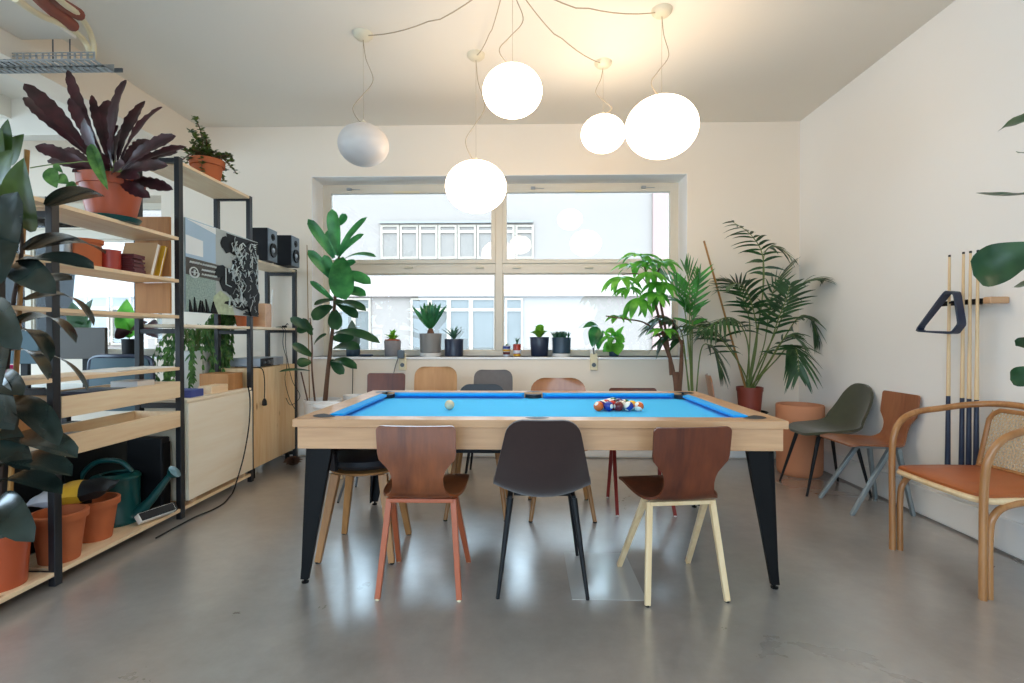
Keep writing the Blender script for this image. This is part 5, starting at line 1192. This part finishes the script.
for pts, r_ in (([(677, 440), (676, 392), (672, 365), (662, 330), (653, 295), (644, 265)], (.02, .007)), ([(671, 375), (668, 345), (660, 300), (656, 280), (662, 262)], (.014, .006)), ([(672, 366), (660, 337), (645, 323), (625, 319), (606, 316)], (.009, .005)), ([(680, 392), (682, 350), (672, 320)], (.014, .006)), ([(653, 295), (640, 275), (622, 275)], (.006, .003)), ([(677, 432), (680, 380), (682, 340)], (.02, .011))):
    st_.tube(bez([(root*0 if False else PY(a, b, Yu)-root) for a, b in pts], 6), r_, 8)
MB().tube(bez([V((0, 0, .21)), PY(677, 420, Yu)-root, PY(677, 391, Yu)-root, PY(676, 372, Yu)-root], 4), [.027, .021], 10).build('trunk', M['bark'], um)
m.build('foliage', M['scheff'], um); st_.build('branch', M['bark'], um)
# palms
def frond(m, st, pts, ll, lw, n=16, start=.35, mat=None, droop=.25, flat=.0):
    path = bez(pts, 10); N = len(path)-1; st.tube(path, [.007, .0025], 6)
    for i in range(n):
        t = start+(1-start)*i/(n-1); p = path[min(N, int(t*N))]; tg = (path[min(N, int(t*N)+1)]-path[max(0, int(t*N)-1)]).normalized()
        sd = tg.cross(V((0, 0, 1)))
        if sd.length < .1: sd = V((1, 0, 0))
        sd.normalize(); up = sd.cross(tg)
        env = math.sin(PI*(.18+.75*(i/(n-1))))**.6
        for s in (-1, 1):
            d = (tg*(.55+.5*i/n)+sd*s*.75+up*.18+V((0, 0, -droop*random.uniform(.4, 1.2)))).normalized()
            l = ll*env*random.uniform(.85, 1.1); mid = p+d*l*.55; tip = p+d*l+V((0, 0, -droop*l*.6)); 
            w = lw*random.uniform(.8, 1.1); wd = d.cross(up).normalized()
            rows = []
            for k in range(6):
                u = k/5; c = p*(1-u)**2+mid*2*u*(1-u)+tip*u*u; hw = w*.5*min(1, u*5+.3)*(1-u**2.5)+.0006
                rows.append([c-wd*hw, c+up*hw*-.25, c+wd*hw])
            m.grid(rows)
Yp = 4.66; q = PY(748, 405, Yp); zp = .4665
pm = potted('kentia_palm', 'large arching palm in a red-brown pot in the right back corner', 'plant', 2.0, Yp, zp, [(0, .006), (.09, .006), (.106, .205), (.111, .205), (.113, .24), (.105, .242), (.102, .22), (0, .22)], M['terrared'], M['soil'], .1, .222)
MB().lathe([(0, 0), (.12, 0), (.155, .02), (.15, .024), (.118, .005), (0, .005)]).build('saucer', M['black'], pm)
root = V(pm.location); m = MB(); st_ = MB()

for pts, ll, lw, n, dr in (
    ([(757, 390, 0), (762, 300, 0), (763, 258, 0), (752, 236, -.1), (733, 222, -.2)], .22, .026, 13, .5),
    ([(757, 390, 0), (762, 300, 0), (764, 256, .02), (775, 246, .0), (793, 258, -.05)], .22, .025, 8, .5),
    ([(758, 390, 0), (772, 340, 0), (790, 300, -.1), (805, 282, -.15), (823, 278, -.2)], .28, .028, 14, .4),
    ([(758, 390, 0), (780, 345, .05), (798, 318, 0), (810, 318, -.05), (817, 336, -.1)], .28, .026, 14, .5),
    ([(756, 392, 0), (757, 340, -.1), (752, 305, -.2), (742, 285, -.3), (729, 285, -.35)], .29, .03, 14, .35),
    ([(755, 392, 0), (748, 345, -.1), (738, 322, -.2), (724, 318, -.3), (706, 330, -.4)], .3, .027, 14, .5),
    ([(754, 392, 0), (740, 365, -.1), (722, 340, -.2), (706, 328, -.25), (688, 325, -.3)], .30, .03, 14, .45),
    ([(757, 392, 0), (768, 350, -.2), (778, 320, -.35), (786, 300, -.45), (790, 285, -.5)], .27, .03, 13, .35),
    ([(758, 392, 0), (776, 360, -.1), (790, 345, -.2), (797, 352, -.3), (799, 372, -.35)], .28, .026, 14, .6),
    ([(755, 392, 0), (735, 355, .1), (715, 330, .1), (700, 318, .1), (683, 326, .1)], .26, .026, 13, .5),
    ([(757, 392, 0), (764, 345, .15), (770, 305, .2), (778, 280, .22), (790, 265, .2)], .3, .03, 12, .2),
    ([(756, 392, 0), (750, 330, .1), (744, 300, .1), (737, 285, .1), (725, 280, .1)], .3, .03, 13, .25),
    ([(757, 392, 0), (767, 365, -.25), (779, 345, -.4), (789, 335, -.45), (800, 340, -.5)], .26, .028, 13, .5)):
    frond(m, st_, [V((random.uniform(-.03, .03), random.uniform(-.03, .03), .21))]+[PY(a, b, Yp+d)-root for a, b, d in pts[1:]], ll, lw, n, .38, None, dr)
m.clamp(root).build('foliage', M['palm'], pm, ang=80); st_.clamp(root).build('stem', M['greenstem'], pm)
MB().tube([V((-.04, -.02, .215)), PY(704, 241, Yp+.1)-root], .009, 8).build('support_stake', M['bamboo'], pm)
# second palm behind the umbrella plant
Yq = 4.62
p2 = potted('fan_palm', 'bright narrow bladed palm between the umbrella plant and the kentia', 'plant', 1.50, Yq, 0, [(0, 0), (.09, 0), (.115, .22), (.12, .22), (.12, .25), (.112, .25), (.11, .23), (0, .23)], M['greypot'], M['soil'], .108, .232)
root = V(p2.location); m = MB(); st_ = MB(); m2 = MB()
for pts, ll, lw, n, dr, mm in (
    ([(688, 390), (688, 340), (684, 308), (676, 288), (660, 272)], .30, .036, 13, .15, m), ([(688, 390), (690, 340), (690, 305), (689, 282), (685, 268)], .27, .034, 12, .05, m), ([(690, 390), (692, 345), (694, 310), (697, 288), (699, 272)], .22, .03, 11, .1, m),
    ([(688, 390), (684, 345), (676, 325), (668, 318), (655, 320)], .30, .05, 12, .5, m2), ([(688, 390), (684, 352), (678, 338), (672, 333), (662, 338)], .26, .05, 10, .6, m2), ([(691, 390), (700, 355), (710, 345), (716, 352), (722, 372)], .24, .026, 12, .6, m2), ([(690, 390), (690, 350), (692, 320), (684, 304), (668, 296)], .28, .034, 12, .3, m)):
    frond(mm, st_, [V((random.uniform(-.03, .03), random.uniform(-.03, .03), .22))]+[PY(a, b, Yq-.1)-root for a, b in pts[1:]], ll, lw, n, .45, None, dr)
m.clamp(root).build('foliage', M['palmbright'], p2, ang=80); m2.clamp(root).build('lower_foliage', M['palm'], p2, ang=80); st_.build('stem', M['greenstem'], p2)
# terracotta planter in the corner
q = PZ(798, 475, 0)
o = MB().lathe([(0, 0), (.155, 0), (.17, .015), (.176, .05), (.176, .44), (.181, .45), (.183, .46), (.183, .575), (.178, .585), (.157, .585), (.152, .57), (.152, .40), (0, .40)], seg=48).build('terracotta_planter', M['terrabig']); o.location = (2.315, 4.42, .0); tag(o, 'large empty terracotta planter with a thick rim beside the olive chair', 'planter')
# foreground fig, leaves entering from the right edge
Yg = 2.05; gx = 2.32
ff = potted('fiddle_leaf_fig', 'fiddle leaf plant reaching in from the right edge with big dark leaves', 'plant', gx, 1.62, 0, [(0, 0), (.14, 0), (.17, .28), (.18, .28), (.18, .32), (.17, .32), (.165, .29), (0, .29)], M['whitepot'], M['soil'], .16, .292)
root = V(ff.location); m = MB(); st_ = MB()
tr2 = bez([V((0, 0, .29)), V((-.02, .05, .8)), V((-.02, .1, 1.3)), V((-.05, .08, 1.8)), V((-.03, .1, 2.1))], 8)
st_.tube(tr2, [.018, .008], 8)
px_leaves(m, root, [(1042, 248, 1.8, 974, 276, 1.97, .19, (-.25, -1, .35), .1), (1046, 190, 1.8, 976, 193, 1.95, .10, (0, -.45, 1), -.08), (1044, 118, 1.8, 1000, 130, 1.92, .13, (-.1, -1, .5), .08), (1048, 345, 1.8, 1016, 346, 1.95, .08, (0, -1, .3), .05), (1048, 372, 1.8, 1010, 379, 1.9, .09, (0, -1, .3), .05), (1050, 286, 1.8, 1014, 287, 1.9, .09, (0, -1, .4), .1), (1045, 160, 1.75, 1018, 153, 1.85, .07, (0, -.8, .5), .05), (1060, 230, 1.8, 1080, 300, 1.7, .16, (0, -.8, .5), .05), (1060, 180, 1.8, 1090, 120, 1.7, .16, (0, -.8, .5), .05), (1060, 330, 1.8, 1090, 370, 1.7, .16, (0, -.8, .5), .05)], 'fiddle', .02)
m.build('foliage', M['fiddledark'], ff); st_.build('trunk', M['bark'], ff)
for a, b in (((1050, 262), 1.75), ((1046, 196), 1.8), ((1040, 128), 1.8), ((1048, 372), 1.8), ((1050, 345), 1.8), ((1052, 285), 1.8), ((1045, 160), 1.75)):
    e = PY(a[0], a[1], b)-root; k = min(tr2, key=lambda p: abs(p.z-e.z+.06)); MB().tube([k, e], .004, 6).build('leaf_stalk', M['greenstem'], ff)

# ------------------------------------------------------------------ light
SKY = 2.9
w = bpy.data.worlds.new('World'); sc.world = w; w.use_nodes = True
bg = w.node_tree.nodes['Background']; bg.inputs['Color'].default_value = (.60, .81, 1.0, 1)
_n = w.node_tree.nodes; _l = w.node_tree.links
_tc = _n.new('ShaderNodeTexCoord'); _sp = _n.new('ShaderNodeSeparateXYZ'); _mr = _n.new('ShaderNodeMapRange')
_l.new(_tc.outputs['Generated'], _sp.inputs[0]); _l.new(_sp.outputs['Z'], _mr.inputs[0])
_mr.inputs[1].default_value = 0; _mr.inputs[2].default_value = 1; _mr.inputs[3].default_value = SKY; _mr.inputs[4].default_value = SKY*4.6
_l.new(_mr.outputs[0], bg.inputs['Strength'])
def portal(name, x0, x1, z0, z1, Y, toward):
    l = bpy.data.lights.new(name, 'AREA'); l.shape = 'RECTANGLE'; l.size = x1-x0; l.size_y = z1-z0; l.cycles.is_portal = True
    o = bpy.data.objects.new(name, l); col.objects.link(o); o.location = ((x0+x1)/2, Y, (z0+z1)/2); o.rotation_euler = (-PI/2 if toward < 0 else PI/2, 0, 0)
    return o
portal('window_daylight', wx0, wx1, wz0, wz1, YB+.5, -1)
portal('next_window_daylight', w2x0, w2x1, w2z0, w2z1, YB+.5, -1)
_p = portal('added_side_portal', ly0, ly1, lz0, lz1, 0, 1); _p.location = (XLL-.25, (ly0+ly1)/2, (lz0+lz1)/2); _p.rotation_euler = (0, -PI/2, 0); _p.data.size, _p.data.size_y = lz1-lz0, ly1-ly0  # portal of the added far-left opening
portal('added_front_portal', fx0, fx1, fz0, fz1, YF-.25, 1)  # portal of the added opening behind the camera
vs = sc.view_settings; vs.view_transform = 'Standard'; vs.look = 'None'; vs.gamma = 1; vs.exposure = 0.55; vs.use_curve_mapping = False
sc.cycles.max_bounces = 10; sc.cycles.diffuse_bounces = 6; sc.cycles.glossy_bounces = 4; sc.cycles.transparent_max_bounces = 12; sc.cycles.sample_clamp_indirect = 8; sc.cycles.caustics_reflective = False; sc.cycles.caustics_refractive = False
sc.cycles.use_denoising = True
